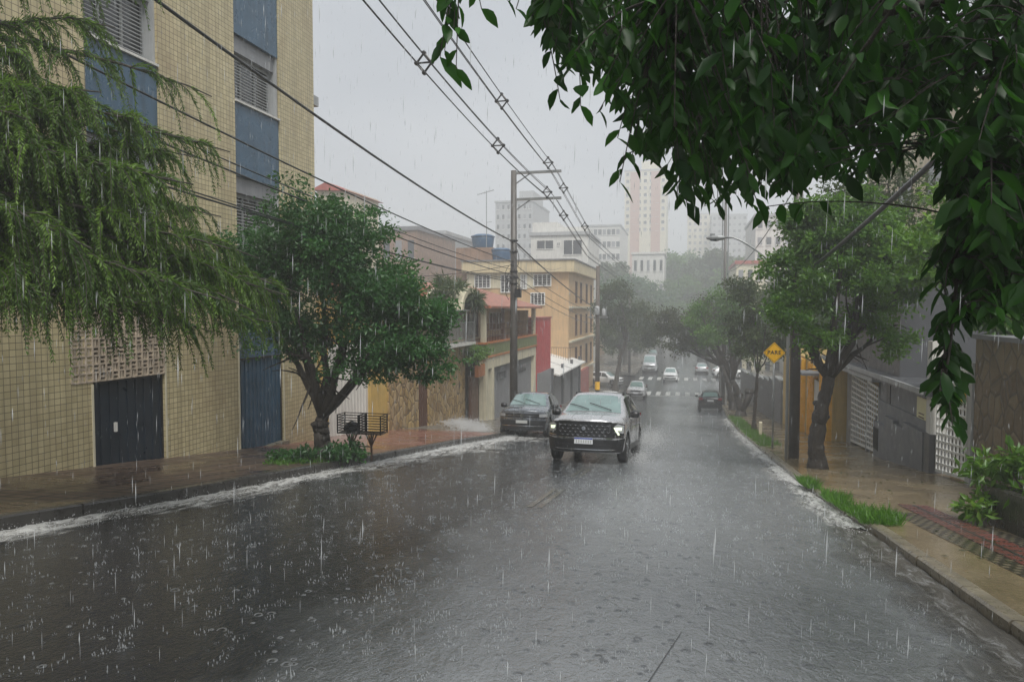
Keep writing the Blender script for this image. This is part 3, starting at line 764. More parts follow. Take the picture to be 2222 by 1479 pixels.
def balcony_house():
    HX = -9.2
    r = thing('balcony_house', 'low house with green banded balcony over grey garage doors, behind the tall concrete pole', 'house', (HX-4, 38, gz(38)))
    mb = MB(); wallbox(mb, HX-8, HX-1.6, 32.4, 44, 1.75); wallbox(mb, HX-1.6, HX-.5, 43.7, 44, 1.5); mb.build('wall', M['cream'], r)
    for y in (32.4, 33.5, 38.3, 43.55):
        mb = MB(); wallbox(mb, HX-.35, HX, y, y+.42, -1.3); mb.build('pillar', M['creamL'], r)
    boxpart('garage_header', M['creamL'], r, (HX-.35, HX, 32.4, 44, -1.3, -.75))
    boxpart('side_door', M['bdoor'], r, (HX-.3, HX-.2, 32.85, 33.5, gz(33)-.5, -1.3), label='narrow blue door')
    for a, b in ((33.95, 38.3), (38.75, 43.55)):
        mb = MB(); mb.sbox(HX-.3, HX-.22, a, b, gz(a)-.5, gz(b)-.5, -1.3, -1.3)
        n = 16
        for k in range(n): mb.box(HX-.22, HX-.19, a+(b-a)*k/n, a+(b-a)*k/n+.06, gz(b)-.3, -1.32)
        g = mb.build('garage_door', M['greym'], r)
        mb = MB()
        for k in range(4): mb.box(HX-.19, HX-.17, a+1.2+k*.5, a+1.6+k*.5, -2.1, -1.7)
        mb.build('door_light', M['glassd'], g)
    boxpart('balcony_band', M['green'], r, (HX-1.6, HX+.03, 32.3, 44.05, -.66, -.09))
    boxpart('balcony_trim', M['orangeb'], r, (HX-1.6, HX+.07, 32.25, 44.1, -.09, -.0), (HX-1.6, HX+.07, 32.25, 44.1, -.75, -.66))
    boxpart('balcony_post', M['creamL'], r, (HX-.25, HX-.02, 32.35, 32.6, 0, 1.7))
    boxpart('balcony_post', M['creamL'], r, (HX-.25, HX-.02, 43.7, 43.95, 0, 1.7))
    boxpart('balcony_post', M['brown'], r, (HX-.2, HX-.05, 36.0, 36.15, 0, 1.7))
    mb = MB()
    for z in (.25, .55, .85): mb.box(HX-.12, HX-.08, 32.6, 43.7, z, z+.03)
    for k in range(36): mb.box(HX-.115, HX-.085, 32.7+k*.305, 32.72+k*.305, 0, .88)
    mb.build('balcony_railing', M['brown'], r)
    window(r, 'x', HX-1.6, 34, 36.4, .1, 1.4, M['brown'], M['glassd'], out=1, nv=3)
    window(r, 'x', HX-1.6, 38.6, 41.6, .35, 1.4, M['white'], M['glassd'], out=1, nv=4)
    mb = MB(); mb.prism([(HX-8.3, 1.75), (HX-4.2, 3.0), (HX+.35, 1.72), (HX+.35, 1.62), (HX-8.3, 1.62)], 'y', 32.1, 44.2); mb.build('roof', M['terra'], r)
    mb = MB(); mb.box(HX-.2, HX-.02, 31.2, 32.3, -1.55, -1.0); mb.build('gate_beam', M['orangeb'], r)
    mb = MB(); mb.sbox(HX-.5, HX-.35, 31.2, 32.3, gz(31)-.3, gz(32.3)-.3, -1.5, -1.5); mb.build('gate', M['brown'], r)
balcony_house()

def red_wall():
    HX = -9.2
    r = thing('red_walled_annex', 'narrow bright red rendered annex wall next to the balcony house', 'building', (HX-1, 46.5, gz(46.5)))
    mb = MB(); mb.box(HX-3.0, HX, 44.15, 49.0, gz(49)-.5, .95); mb.build('wall', M['red'], r)
    boxpart('coping', M['redb'], r, (HX-3.05, HX+.06, 44.1, 49.08, .95, 1.05))
    mb = MB(); wallbox(mb, HX, HX+.06, 44.3, 49.0, -2.55); mb.build('plinth', M['greym'], r)
red_wall()

def grey_gates():
    HX = -9.1
    r = thing('gated_garage', 'row of grey metal garage gates under two white sloping awnings', 'garage', (HX-1, 56, gz(56)))
    mb = MB(); wallbox(mb, HX-.3, HX-.1, 49.1, 62.4, -3.4)
    for k in range(30): wallbox(mb, HX-.1, HX-.07, 49.3+k*.43, 49.36+k*.43, -3.45)
    mb.build('gate_panel', M['greym'], r)
    for y in (49.1, 53.4, 57.8, 62.2):
        mb = MB(); wallbox(mb, HX-.12, HX+.08, y, y+.28, -2.6); mb.build('gate_post', M['dgrey'], r)
    for a, b in ((49.2, 54.6), (55.2, 62.6)):
        mb = MB(); mb.prism([(HX-3.4, -2.0), (HX+.5, -3.05), (HX+.5, -3.15), (HX-3.4, -2.1)], 'y', a, b); mb.build('awning', M['white'], r)
    mb = MB(); wallbox(mb, HX-.3, HX+.02, 62.6, 68.5, -4.0); mb.build('side_wall', M['redb'], r, label='faded red garden wall')
grey_gates()

def orange_building():
    x1, y0 = -9.85, 60.8
    r = thing('orange_apartment_building', 'pale orange three storey apartment building with flat parapet roof', 'building', (x1-4.5, y0+8, gz(66)))
    zb = -7.5
    boxpart('wall', M['orange'], r, (x1-9.2, x1, y0, y0+17, zb, 4.75))
    boxpart('cream_wall', M['creamL'], r, (x1-9.15, x1-3.0, y0-.06, y0, 3.4, 4.74), label='cream strip of wall round the top windows')
    boxpart('parapet', M['cream'], r, (x1-9.5, x1+.55, y0-.5, y0+17.5, 4.75, 5.75))
    boxpart('parapet_coping', M['grey'], r, (x1-9.6, x1+.65, y0-.6, y0+17.6, 5.75, 5.86))
    for a, b, z0, z1 in ((-15.9, -14.4, 3.0, 4.6), (-14.1, -13.5, 3.3, 4.6), (-12.95, -11.35, 3.55, 4.6), (-13.2, -11.9, 1.9, 3.0), (-16.6, -15.0, .4, 1.9), (-18.3, -16.8, 3.4, 4.6)):
        window(r, 'y', y0-.07, a, b, z0, z1, M['white'], M['glassd'], out=-1, nv=4, bars=5, t=.08)
    for z in (-4.2, -1.2, 1.8): boxpart('ledge', M['creamL'], r, (x1, x1+.22, y0+.2, y0+16.8, z-.15, z+.02))
    for zf in (2.1, -.9, -3.9):
        for yy in (64.5, 67.5, 71.5, 75):
            window(r, 'x', x1, yy, yy+1.1, zf, zf+2.0, M['brown'], M['glassd'], out=1, nv=2, t=.08)
    mb = MB()
    for k in range(20): mb.box(x1-3.4+k*.2, x1-3.37+k*.2, y0-1.6, y0-1.57, -2.9, -1.7)
    mb.box(x1-3.4, x1+.5, y0-1.62, y0-1.56, -1.7, -1.65); mb.box(x1+.5, x1+.53, y0-1.62, y0, -1.7, -1.65); mb.box(x1-3.4, x1+.5, y0-1.62, y0, -3.05, -2.9)
    mb.build('terrace_railing', M['brown'], r)
    mb = MB(); mb.box(-20.2, -16.8, y0+.5, y0+5, 4.0, 7.05); mb.build('water_tank_base', M['rust'], r)
    # tanks and aerial standing on the roof
    def tank(x, y, z, rad, h, lab):
        t = thing('water_tank', lab, 'water tank', (x, y, z), 'blue roof water tanks')
        mb = MB(); mb.lathe((x, y, z), [(rad*.82, 0), (rad*.88, h*.1), (rad*.97, h*.6), (rad, h*.78)], 24); mb.build('tank_body', M['tank'], t, smooth=True)
        mb = MB(); mb.lathe((x, y, z), [(rad*1.05, h*.78), (rad*1.06, h*.84), (rad*.6, h*.97), (rad*.2, h)], 24); mb.build('tank_lid', M['tank'], t, smooth=True)
    tank(-18.1, y0+2.0, 7.05, 1.05, 1.35, 'larger blue water tank standing on the rusty brick roof box')
    tank(-16.15, y0+1.2, 5.87, 1.0, 1.15, 'lower blue water tank standing on the parapet roof left of the pole')
    t = thing('tv_antenna', 'thin television aerial on a mast above the blue water tanks', 'antenna', (-17.45, y0+1.0, 7.05))
    mb = MB(); mb.cyl((-17.45, y0+.9, 5.9), .035, 6.2, 8); mb.build('mast', M['steel'], t)
    mb = MB(); mb.tube([(-18.25, y0+.9, 11.8), (-16.75, y0+.9, 12.15)], .025, 6)
    for k in range(8): xx = -18.2+k*.2; mb.tube([(xx, y0+.6, 11.82+k*.047), (xx, y0+1.2, 11.82+k*.047)], .012, 5)
    mb.build('aerial_boom_frame', M['steel'], t)
    mb = MB(); mb.tube([(-17.45, y0+.9, 9.3), (-16.95, y0+.9, 9.35)], .02, 6); mb.build('aerial_arm', M['steel'], t)
orange_building()

# ================================================================== FAR BUILDINGS
def block(name, label, px0, px1, pyt, Y, D, wallm, floors=0, cols=0, zb=None, win=None, roofm=None, group=None, stripes=None, rooftop=None, side=0, wfrac=.5):
    a, b = at(px0, pyt, Y), at(px1, pyt, Y); zt = a[2]; zb = gz(Y)-1 if zb is None else zb
    x0, x1 = a[0], b[0]
    r = thing(name, label, 'building', ((x0+x1)/2, Y+D/2, zb), group)
    boxpart('wall', wallm, r, (x0, x1, Y, Y+D, zb, zt))
    boxpart('parapet', roofm or M['lgrey'], r, (x0-.2, x1+.2, Y-.2, Y+D+.2, zt, zt+.45))
    if stripes:
        n, m = stripes; w = (x1-x0)
        mb = MB()
        for k in range(n):
            u = x0+w*(k+.5)/n; mb.box(u-w*.5/n*.45, u+w*.5/n*.45, Y-.12, Y, zb+2, zt-.5)
        mb.build('facade_stripe', m, r)
    if floors:
        fh = (zt-zb)/floors
        for k in range(max(0, floors-9), floors):
            z0 = zb+fh*(k+.3)
            for c in range(cols):
                u0 = x0+(x1-x0)*(c+(1-wfrac)/2)/cols; u1 = u0+(x1-x0)*wfrac/cols
                gl = MB(); gl.box(u0, u1, Y-.05, Y+.03, z0, z0+fh*.45); gl.box(u0-.14, u1+.14, Y-.12, Y, z0-.16, z0+.002, 1)
                gl.build('window', [win or (M['glass'], M['glassd'], M['greym'])[(c*7+k*5) % 3], M['offw']], r)
    if rooftop:
        for q, (u0, u1, h) in enumerate(rooftop):
            boxpart('roof_structure', wallm, r, (x0+(x1-x0)*u0, x0+(x1-x0)*u1, Y+1, Y+D*.6, zt+.45, zt+.45+h))
    return r
block('white_apartment_house', 'white house with two dark windows on its top floor behind the parapet roof', 1152, 1276, 512, 92, 12, M['offw'], 0, 0, rooftop=[(.0, .45, 1.4), (.45, .95, .7)])
def wh():
    o = bpy.data.objects['white_apartment_house']
    for a, b, t, bt in ((1164, 1202, 521, 541), (1222, 1264, 520, 553), (1208, 1216, 525, 534)):
        p, q = at(a, t, 92), at(b, bt, 92); window(o, 'y', 91.98, p[0], q[0], q[2], p[2], M['offw'], M['glassd'], out=-1, nv=2, t=.1)
wh()
block('grey_tower', 'pale grey tower block rising behind the tall pole', 1075, 1156, 440, 175, 22, M['lgrey'], 14, 7, rooftop=[(.62, 1.0, 2.4)], wfrac=.4)
block('beige_house', 'weathered brown house wall rising behind the round tree', 800, 905, 502, 78, 14, M['rust'], 4, 4, roofm=M['grey'])
block('beige_house', 'beige apartment house left of the tanks, with rows of small windows', 880, 965, 510, 88, 14, M['lgrey'], 4, 5)
block('low_white_block', 'long pale office block with window bands left of the striped tower', 1268, 1346, 492, 190, 25, M['offw'], 9, 8, wfrac=.75)
block('striped_tower', 'tall tower with terracotta and white vertical stripes in the haze', 1356, 1446, 372, 260, 30, M['creamL'], 22, 7, stripes=(2, M['pink']), rooftop=[(.4, .8, 3)], side=1)
block('hazy_tower', 'wide pale tower block fading into the haze, right of the striped tower', 1492, 1560, 466, 310, 30, M['creamL'], 16, 6)
block('hazy_tower', 'darker grey slab tower in the haze behind the street lamp', 1545, 1622, 468, 290, 28, M['lgrey'], 16, 7)
block('columned_house', 'white house with tall pillars half hidden by trees at the street end', 1372, 1442, 552, 150, 14, M['offw'], 4, 5, wfrac=.4, roofm=M['offw'])
block('brown_topped_house', 'beige house with reddish cornice right of the lamp post', 1598, 1700, 573, 100, 16, M['creamL'], 5, 5, roofm=M['redb'])
block('tall_beige_block', 'beige apartment block rising behind the right hand street trees', 1640, 1760, 470, 120, 20, M['offw'], 9, 6)
p = at(700, 410, 50)
r = thing('red_roofed_house', 'red tiled roof top peeping over the round tree beside the tiled block', 'house', (p[0]+1, 52, -4))
mb = MB(); mb.box(p[0]-.6, p[0]+1.9, 50.2, 56, -5, p[2]-.05); mb.build('wall', M['creamL'], r)
mb = MB(); mb.prism([(p[0]-.9, p[2]-.05), (p[0]+.4, p[2]+.5), (p[0]+2.2, p[2]-.25)], 'y', 49.8, 56.5); mb.build('roof', M['redb'], r)
for k, (Y, w, h, m) in enumerate([(92, 9, 7, 'creamL'), (104, 10, 9, 'lgrey'), (118, 10, 6, 'orange'), (132, 11, 8, 'offw')]):
    x1 = -14.2
    r = thing('street_house', ['cream two storey house on the left past the crossing', 'grey house behind the misty left trees', 'orange house deep in the left row of the far street', 'last pale house of the left far row'][k], 'house', (x1-5, Y+5, gz(Y)), 'houses along the far street')
    boxpart('wall', M[m], r, (x1-10, x1, Y, Y+w, gz(Y)-1, gz(Y)+h)); boxpart('roof', M['terra'], r, (x1-10.3, x1+.3, Y-.3, Y+w+.3, gz(Y)+h, gz(Y)+h+.3))
    for j in range(3): window(r, 'x', x1, Y+1+j*2.8, Y+2.6+j*2.8, gz(Y)+h-2.6, gz(Y)+h-1.2, M['white'], M['glassd'], out=1)
    for j in range(3): window(r, 'y', Y-.003, x1-9+j*3, x1-7.4+j*3, gz(Y)+h-2.6, gz(Y)+h-1.2, M['white'], M['glassd'], out=-1)
for k, (Y, w, h, m) in enumerate([(92, 10, 6, 'offw'), (106, 10, 8, 'creamL'), (120, 12, 7, 'lgrey')]):
    x0 = 12.1
    r = thing('street_house', ['white house on the right past the crossing', 'cream house second on the right past the crossing', 'grey house third on the right past the crossing'][k], 'house', (x0+5, Y+5, gz(Y)), 'houses along the far street')
    boxpart('wall', M[m], r, (x0, x0+10, Y, Y+w, gz(Y)-1, gz(Y)+h)); boxpart('roof', M['terra'], r, (x0-.3, x0+10.3, Y-.3, Y+w+.3, gz(Y)+h, gz(Y)+h+.3))
    for j in range(3): window(r, 'x', x0, Y+1+j*2.8, Y+2.6+j*2.8, gz(Y)+h-2.6, gz(Y)+h-1.2, M['white'], M['glassd'], out=-1)

# ================================================================== RIGHT: GREY HOUSE, GATES, YELLOW HOUSE, STONE WALL
RX = 5.2
def lattice(parent, name, x0, y0, x1, y1, z0a, z0b, zt, nu, nv, mat, th=.03, bw=.022):
    """square grid of bars on the vertical plane through (x0,y0)-(x1,y1)"""
    mb = MB(); a = np.array([x0, y0]); b = np.array([x1, y1]); d = (b-a); L = np.linalg.norm(d); d = d/L; n = np.array([-d[1], d[0]])
    def bar(u0, u1, w0a, w0b, w1a, w1b, t0, t1):
        v = []
        for t in (t0, t1):
            for (u, w) in ((u0, w0a), (u1, w0b), (u1, w1b), (u0, w1a)):
                q = a+d*u+n*t; v.append((q[0], q[1], w))
        mb.add(v, [(0, 1, 2, 3), (7, 6, 5, 4), (0, 4, 5, 1), (1, 5, 6, 2), (2, 6, 7, 3), (3, 7, 4, 0)])
    zb = lambda u: z0a+(z0b-z0a)*u/L
    for i in range(nu+1):
        u = L*i/nu; w = bw*(1.6 if i in (0, nu) else 1)
        bar(max(0, u-w), min(L, u+w), zb(u), zb(u), zt, zt, -th/2, th/2)
    for j in range(nv+1):
        f = j/nv; w = bw*(1.6 if j in (0, nv) else 1)
        wa = z0a+(zt-z0a)*f; wb = z0b+(zt-z0b)*f
        bar(0, L, wa-w, wb-w, wa+w, wb+w, -th/2-.003, th/2+.003)
    return mb.build(name, mat, parent)

def grey_house():
    r = thing('grey_house', 'dark grey house with white lattice gates behind the leaning street tree', 'house', (RX+3, 21, gz(21)))
    # front wall with the plaque: 16.9 .. 21.4, gates either side
    mb = MB(); mb.sbox(RX, RX+.25, 17.25, 21.4, gz(17.25)-.3, gz(21.4)-.3, -.9, -.9)
    mb.box(RX+.04, RX+.25, 17.25, 20.4, -.9, -.30); mb.box(RX+.04, RX+.25, 20.75, 21.4, -.9, -.30)
    mb.build('front_wall', M['grey'], r)
    # projecting lower plinth with a stepped top line
    mb = MB()
    for a, b, t in ((17.25, 18.0, -1.12), (18.0, 18.75, -1.12), (18.75, 19.5, -1.28), (19.5, 20.35, -1.20), (20.35, 21.4, -1.5)):
        mb.sbox(RX-.12, RX, a, b, gz(a)-.3, gz(b)-.3, t, t)
    mb.build('plinth', M['grey'], r)
    boxpart('dark_slot', M['black'], r, (RX+.02, RX+.2, 20.4, 20.75, -1.55, -.30))
    mb = MB(); mb.box(RX-.135, RX-.12, 20.9, 21.3, -2.25, -1.62)
    for k in range(5): mb.box(RX-.15, RX-.135, 20.93+k*.09, 20.96+k*.09, -2.22, -1.65)
    mb.build('meter_vent', M['black'], r)
    # canopy slab and dark upper storey facing the camera
    boxpart('canopy', M['dgrey'], r, (RX-.25, RX+3.5, 16.9, 28.3, -.30, -.12))
    boxpart('canopy_beam', M['lgrey'], r, (RX-.22, RX+.3, 21.3, 27.6, -.42, -.302), (RX-.30, RX-.25, 16.8, 28.4, -.24, -.12))
    boxpart('upper_storey', M['dgrey'], r, (RX+.02, RX+7, 19.6, 28.2, -.12, 2.75))
    boxpart('upper_coping', M['grey'], r, (RX-.04, RX+7.1, 19.5, 28.3, 2.75, 2.88))
    window(r, 'x', RX+.015, 22, 24.2, .9, 2.0, M['black'], M['glassd'], out=-1, nv=3)
    # lattice gate by the yellow house, in two leaves
    lattice(r, 'lattice_gate', 5.75, 27.3, 5.42, 23.7, gz(27.3)+.2, gz(23.7)+.2, -.55, 9, 13, M['white'])
    lattice(r, 'lattice_gate', 5.41, 23.55, 5.22, 21.5, gz(23.5)+.2, gz(21.5)+.2, -.62, 5, 12, M['white'])
    boxpart('gate_post', M['greym'], r, (5.40, 5.50, 23.56, 23.68, gz(23)-.3, -.42)); boxpart('gate_post', M['greym'], r, (5.74, 5.98, 27.3, 28.0, gz(28)-.3, -.3))
    boxpart('gate_lock', M['black'], r, (5.20, 5.26, 21.6, 21.75, -1.65, -1.4))
    mb = MB(); mb.sbox(RX+1.6, RX+1.7, 21.6, 28, gz(21)-.3, gz(28)-.3, -.3, -.3); mb.build('porch_back', M['dgrey'], r)
    # nearer gate with larger squares, between grey pillars
    mb = MB(); mb.sbox(RX-.1, RX+.3, 16.85, 17.22, gz(17)-.3, gz(17.2)-.3, -1.1, -1.1); mb.build('gate_pillar', M['dgrey'], r)
    mb = MB(); mb.box(RX-.07, RX+.25, 16.9, 17.2, -1.1, .9); mb.build('white_post', M['offw'], r)
    lattice(r, 'driveway_gate', RX+.03, 16.82, RX+.03, 15.0, gz(16.8)+.17, gz(15.0)+.17, .55, 9, 15, M['white'], bw=.02)
    boxpart('gate_notice', M['sign'], r, (RX-.02, RX-.005, 15.15, 15.42, -.18, .06), label='small orange notice on the gate')
    mb = MB(); mb.sbox(RX-.05, RX+.3, 14.75, 14.98, gz(14.7)-.3, gz(15)-.3, .6, .6); mb.build('gate_pillar', M['lgrey'], r)
    mb = MB(); mb.sbox(RX+2.8, RX+2.9, 14.8, 19.5, -3, -3, -.1, -.1); mb.build('yard_wall', M['dgrey'], r)
    # plaque with two faint rows of brown marks, no readable writing
    pl = boxpart('plaque', M['plaque'], r, (RX+.015, RX+.04, 17.45, 18.15, -1.02, -.42))
    mb = MB(); rs = np.random.RandomState(4)
    for z in (-.80, -.88):
        y = 18.0
        while y > 17.65:
            w = rs.uniform(.03, .07); mb.box(RX+.010, RX+.015, y-w, y, z, z+.032); y -= w+.018
    mb.build('faint_marks', M['brown'], pl)
grey_house()

def yellow_house():
    r = thing('yellow_house', 'house front with bright yellow gates and posts behind the leaning street tree', 'house', (RX+3, 33, gz(33)))
    mb = MB(); wallbox(mb, RX+.1, RX+4, 28.3, 42, -.6); mb.build('wall', M['yellowc'], r)
    for a, b in ((28.35, 30.2), (31.4, 33.0), (34.4, 36.0)):
        mb = MB(); mb.sbox(RX-.05, RX+.1, a, b, gz(a)-.2, gz(b)-.2, -.7, -.7)
        for k in range(6): mb.sbox(RX-.08, RX-.05, a+(b-a)*k/6, a+(b-a)*k/6+.06, gz(a)-.2, gz(b)-.2, -.75, -.75)
        mb.build('gate', M['yellow'], r)
    mb = MB(); mb.sbox(RX-.04, RX+.1, 30.25, 31.3, gz(30.3)-.2, gz(31.3)-.2, -1.3, -1.3); mb.build('door', M['offw'], r)
    mb = MB(); mb.box(RX-.7, RX+.1, 30.0, 31.6, -1.05, -.95); mb.build('porch_hood', M['grey'], r)
    mb = MB(); wallbox(mb, RX+3.5, RX+9, 29, 43, 1.2); mb.build('rear_wall', M['cream'], r)
    boxpart('roof', M['terra'], r, (RX+3.2, RX+9.3, 28.8, 43.3, 1.2, 1.4))
yellow_house()
r = thing('garden_wall', 'long grey rendered boundary wall behind the young street trees on the right', 'wall', (RX, 55, gz(55)))
mb = MB()
for y in np.arange(42.1, 71, 3.0): wallbox(mb, RX, RX+.25, y, y+2.98, gz(y)+2.4)
mb.build('wall', M['grey'], r)
mb = MB()
for y in np.arange(42.1, 71, 3.0): mb.box(RX-.05, RX+.3, y, y+2.98, gz(y)+2.4, gz(y)+2.48)
mb.build('coping', M['lgrey'], r)
r = thing('beige_building', 'beige apartment building glimpsed through the leaves above the grey house', 'building', (RX+9, 30, gz(30)))
boxpart('wall', M['cream'], r, (RX+4.6, RX+16, 26, 44, -5, 9.5))
for z in (2.6, 5.4, 8.0):
    boxpart('ledge', M['creamL'], r, (RX+4.4, RX+16, 25.8, 26, z-.2, z))
    for j in range(4): window(r, 'y', 25.99, RX+5.2+j*2.6, RX+6.7+j*2.6, z-1.7, z-.5, M['brown'], M['glassd'], out=-1)
    for j in range(4): window(r, 'x', RX+4.59, 27.5+j*4, 29.5+j*4, z-1.7, z-.5, M['brown'], M['glassd'], out=-1)
r = thing('stone_pillar_wall', 'rough brown stone wall at the right edge behind the planter', 'wall', (RX+.6, 12.5, gz(12.5)))
mb = MB(); mb.sbox(RX-.02, RX+.5, 3, 14.7, gz(3)-.3, gz(14.7)-.3, 1.05, 1.05); mb.build('wall', M['stoneB'], r)
boxpart('coping', M['grey'], r, (RX-.08, RX+.56, 3, 14.74, 1.05, 1.13))

# planter with the bright bush
r = thing('planter', 'low dark concrete planter bed at the right edge of the pavement', 'planter', (4.5, 9.3, gz(9.3)+.15))
mb = MB(); mb.sbox(3.75, 3.9, 7.2, 10.3, gz(7.2), gz(10.3)+.0, gz(7.2)+.52, gz(10.3)+.56); mb.sbox(3.9, 5.1, 10.15, 10.3, gz(10.3), gz(10.3), gz(10.3)+.55, gz(10.3)+.55)
mb.sbox(3.9, 5.1, 7.2, 7.35, gz(7.3), gz(7.3), gz(7.2)+.5, gz(7.2)+.5); mb.build('planter_wall', M['kerbD'], r)
mb = MB(); mb.sbox(3.9, 5.1, 7.35, 10.15, gz(7.3), gz(10), gz(7.2)+.42, gz(10)+.45); mb.build('soil', M['earth'], r)
def bush(name, label, base, blobs, n, size, seed, mat, lw=.5, droop=.3, clump=.12):
    t = thing(name, label, 'bush', base)
    V, F, tt = crown_arrays(blobs, n, size, seed, clump=clump, per=22, droop=droop, lw=lw)
    raw_mesh('foliage', V, F, mat, t, tt)
    rs = np.random.RandomState(seed); mb = MB()
    for k in range(10):
        b = blobs[rs.randint(len(blobs))]; limb(mb, np.array(base)+np.append(rs.randn(2)*.12, 0), np.array(b[:3])+rs.randn(3)*.1, .014, .005, rs, n=5, sides=5)
    mb.build('stems', M['bark'], t)
    return t
g9 = gz(9.5)
bush('leafy_bush', 'bright green broad leaved bush spilling over the planter edge', (4.15, 9.6, g9+.5),
     [(4.05, 10.0, g9+.65, .40, .35, .32), (4.55, 9.7, g9+.75, .5, .4, .36), (3.72, 10.25, g9+.40, .22, .25, .26), (3.62, 10.0, g9+.22, .12, .25, .2), (5.0, 9.3, g9+.8, .5, .5, .4), (4.6, 8.6, g9+.85, .4, .6, .3)], 2600, .15, 11, M['bush'], lw=.36)

# ================================================================== POLES, LAMPS, SIGN
def crossarm(mb, x, y, z, L, t=.05):
    mb.box(x, x+L, y-.045, y+.045, z-.05, z+.05)
    mb.tube([(x+.05, y, z-.42), (x+L*.33, y, z-.04)], .028, 6)
r = thing('utility_pole', 'tall concrete utility pole with two side arms in front of the balcony house', 'utility pole', (-6.9, 28.5, gz(28.5)+.15), 'power poles')
mb = MB(); mb.tube([(-6.9, 28.5, gz(28.5)-.2), (-6.9, 28.5, 7.22)], [.175, .115], 14); mb.build('pole_shaft', M['conc'], r, smooth=True)
for z in (7.12, 6.05):
    mb = MB(); crossarm(mb, -6.85, 28.5, z, 1.92); mb.build('side_arm', M['steel'], r)
mb = MB(); rs = np.random.RandomState(8)
for z in (4.36, 3.9, 3.1, 2.86, 2.6): mb.tube([(-6.9, 28.5, z), (-6.9, 28.5, z+.05)], .175, 12)
for k in range(12):
    a = rs.uniform(0, 6.28); z = rs.uniform(2.3, 4.2); mb.tube(bez((-6.9+.18*math.cos(a), 28.5-.15, z), (-6.9+.5*math.cos(a), 28.3, z-.5), (-6.9+.2*math.cos(a+1), 28.35, z-rs.uniform(.3, .9)), 7), .012, 5)
mb.build('clamps_and_loops', M['cable'], r)
boxpart('junction_box', M['black'], r, (-6.78, -6.55, 28.2, 28.42, 2.05, 2.4))

def poleX(name, label, x, y, top, r0, r1, mat, grp='power poles', arms=()):
    r = thing(name, label, 'utility pole', (x, y, gz(y)+.15), grp)
    mb = MB(); mb.tube([(x, y, gz(y)-.2), (x, y, top)], [r0, r1], 12); mb.build('pole_shaft', mat, r, smooth=True)
    for (z, L) in arms:
        mb = MB(); mb.box(min(x, x+L), max(x, x+L), y-.05, y+.05, z-.05, z+.05); mb.build('side_arm', M['steel'], r)
    return r
r = poleX('utility_pole', 'dark wooden utility pole with a grey transformer and yellow band, down the row', -7.0, 58, 5.05, .20, .15, M['woodp'])
mb = MB(); mb.lathe((-7.0, 57.65, 1.1), [(.15, 0), (.19, .05), (.19, .6), (.15, .68), (.06, .72)], 16); mb.lathe((-6.5, 57.9, 1.0), [(.13, 0), (.16, .05), (.16, .5), (.1, .6)], 14); mb.build('transformer', M['lgrey'], r, smooth=True)
mb = MB(); mb.box(-7.75, -6.2, 57.9, 58.1, .85, .95)
for x in (-7.6, -7.2, -6.5, -6.3): mb.cyl((x, 57.9, .95), .04, .8, 6)
mb.build('equipment_arm', M['steel'], r)
mb = MB(); mb.tube([(-7.0, 58, gz(58)+1.1), (-7.0, 58, gz(58)+1.75)], .215, 12); mb.build('yellow_band', M['sign'], r)
r = poleX('utility_pole', 'dark concrete pole with a crossarm standing among the right hand tree leaves', 2.72, 19.3, 5.75, .135, .11, M['conc'], arms=((5.62, -1.45),))
boxpart('arm_brace', M['steel'], r, (1.6, 2.5, 19.26, 19.34, 5.05, 5.1))
# conduit pipe strapped beside that pole
r2 = thing('conduit_pipe', 'slim grey vertical conduit pipe in front of the right concrete pole', 'pipe', (2.50, 19.0, gz(19)+.15))
mb = MB(); mb.tube([(2.50, 19.0, gz(19)-.1), (2.50, 19.0, 3.6)], .04, 10); mb.build('pipe', M['lgrey'], r2, smooth=True)
r = poleX('utility_pole', 'distant slim pole with three parallel conduits on the right', 2.95, 59, 10.6, .14, .10, M['conc'])
mb = MB()
for dx in (-.22, .22): mb.tube([(2.95+dx, 58.9, gz(59)), (2.95+dx, 58.9, 10.2)], .05, 8)
mb.box(2.2, 3.7, 58.95, 59.05, 1.8, 1.9); mb.build('conduits', M['steel'], r)
poleX('utility_pole', 'short dark pole top beside the distant conduit pole', 3.35, 72, 3.0, .17, .13, M['woodp'], arms=((2.7, -1.6),))
poleX('utility_pole', 'farthest left pole in the misty trees', -7.0, 92, 4.0, .18, .13, M['conc'], arms=((3.8, 1.6),))

def street_lamp(x, y, z, ax, az, name_l):
    r = thing('street_lamp', name_l, 'street lamp', (x, y, z))
    pts = bez((x, y, z), (x-.75, y, z+.92), (ax+.35, y, az), 12)
    pts = np.vstack([pts, [(ax+.1, y, az)]])
    mb = MB(); mb.tube(pts, .024, 8); mb.build('lamp_arm', M['steel'], r, smooth=True)
    mb = MB(); mb.lathe((ax+.16, y, az), [(.03, 0), (.055, -.05), (.075, -.18), (.065, -.34), (.035, -.45), (.01, -.48)], 14, axis='x')
    mb.box(ax-.22, ax-.10, y-.035, y+.035, az+.05, az+.11); mb.build('lamp_head', M['steel'], r, smooth=False)
    mb = MB(); mb.lathe((ax+.0, y, az-.03), [(.045, 0), (.06, -.08), (.045, -.2), (.01, -.25)], 12, axis='x'); mb.build('lamp_lens', M['glass'], r)
p0 = at(1712, 612, 19.2); p1 = at(1560, 516, 19.2)
street_lamp(p0[0], 19.2, p0[2], p1[0], p1[2], 'street lamp on a curved grey arm reaching over the road from the right')

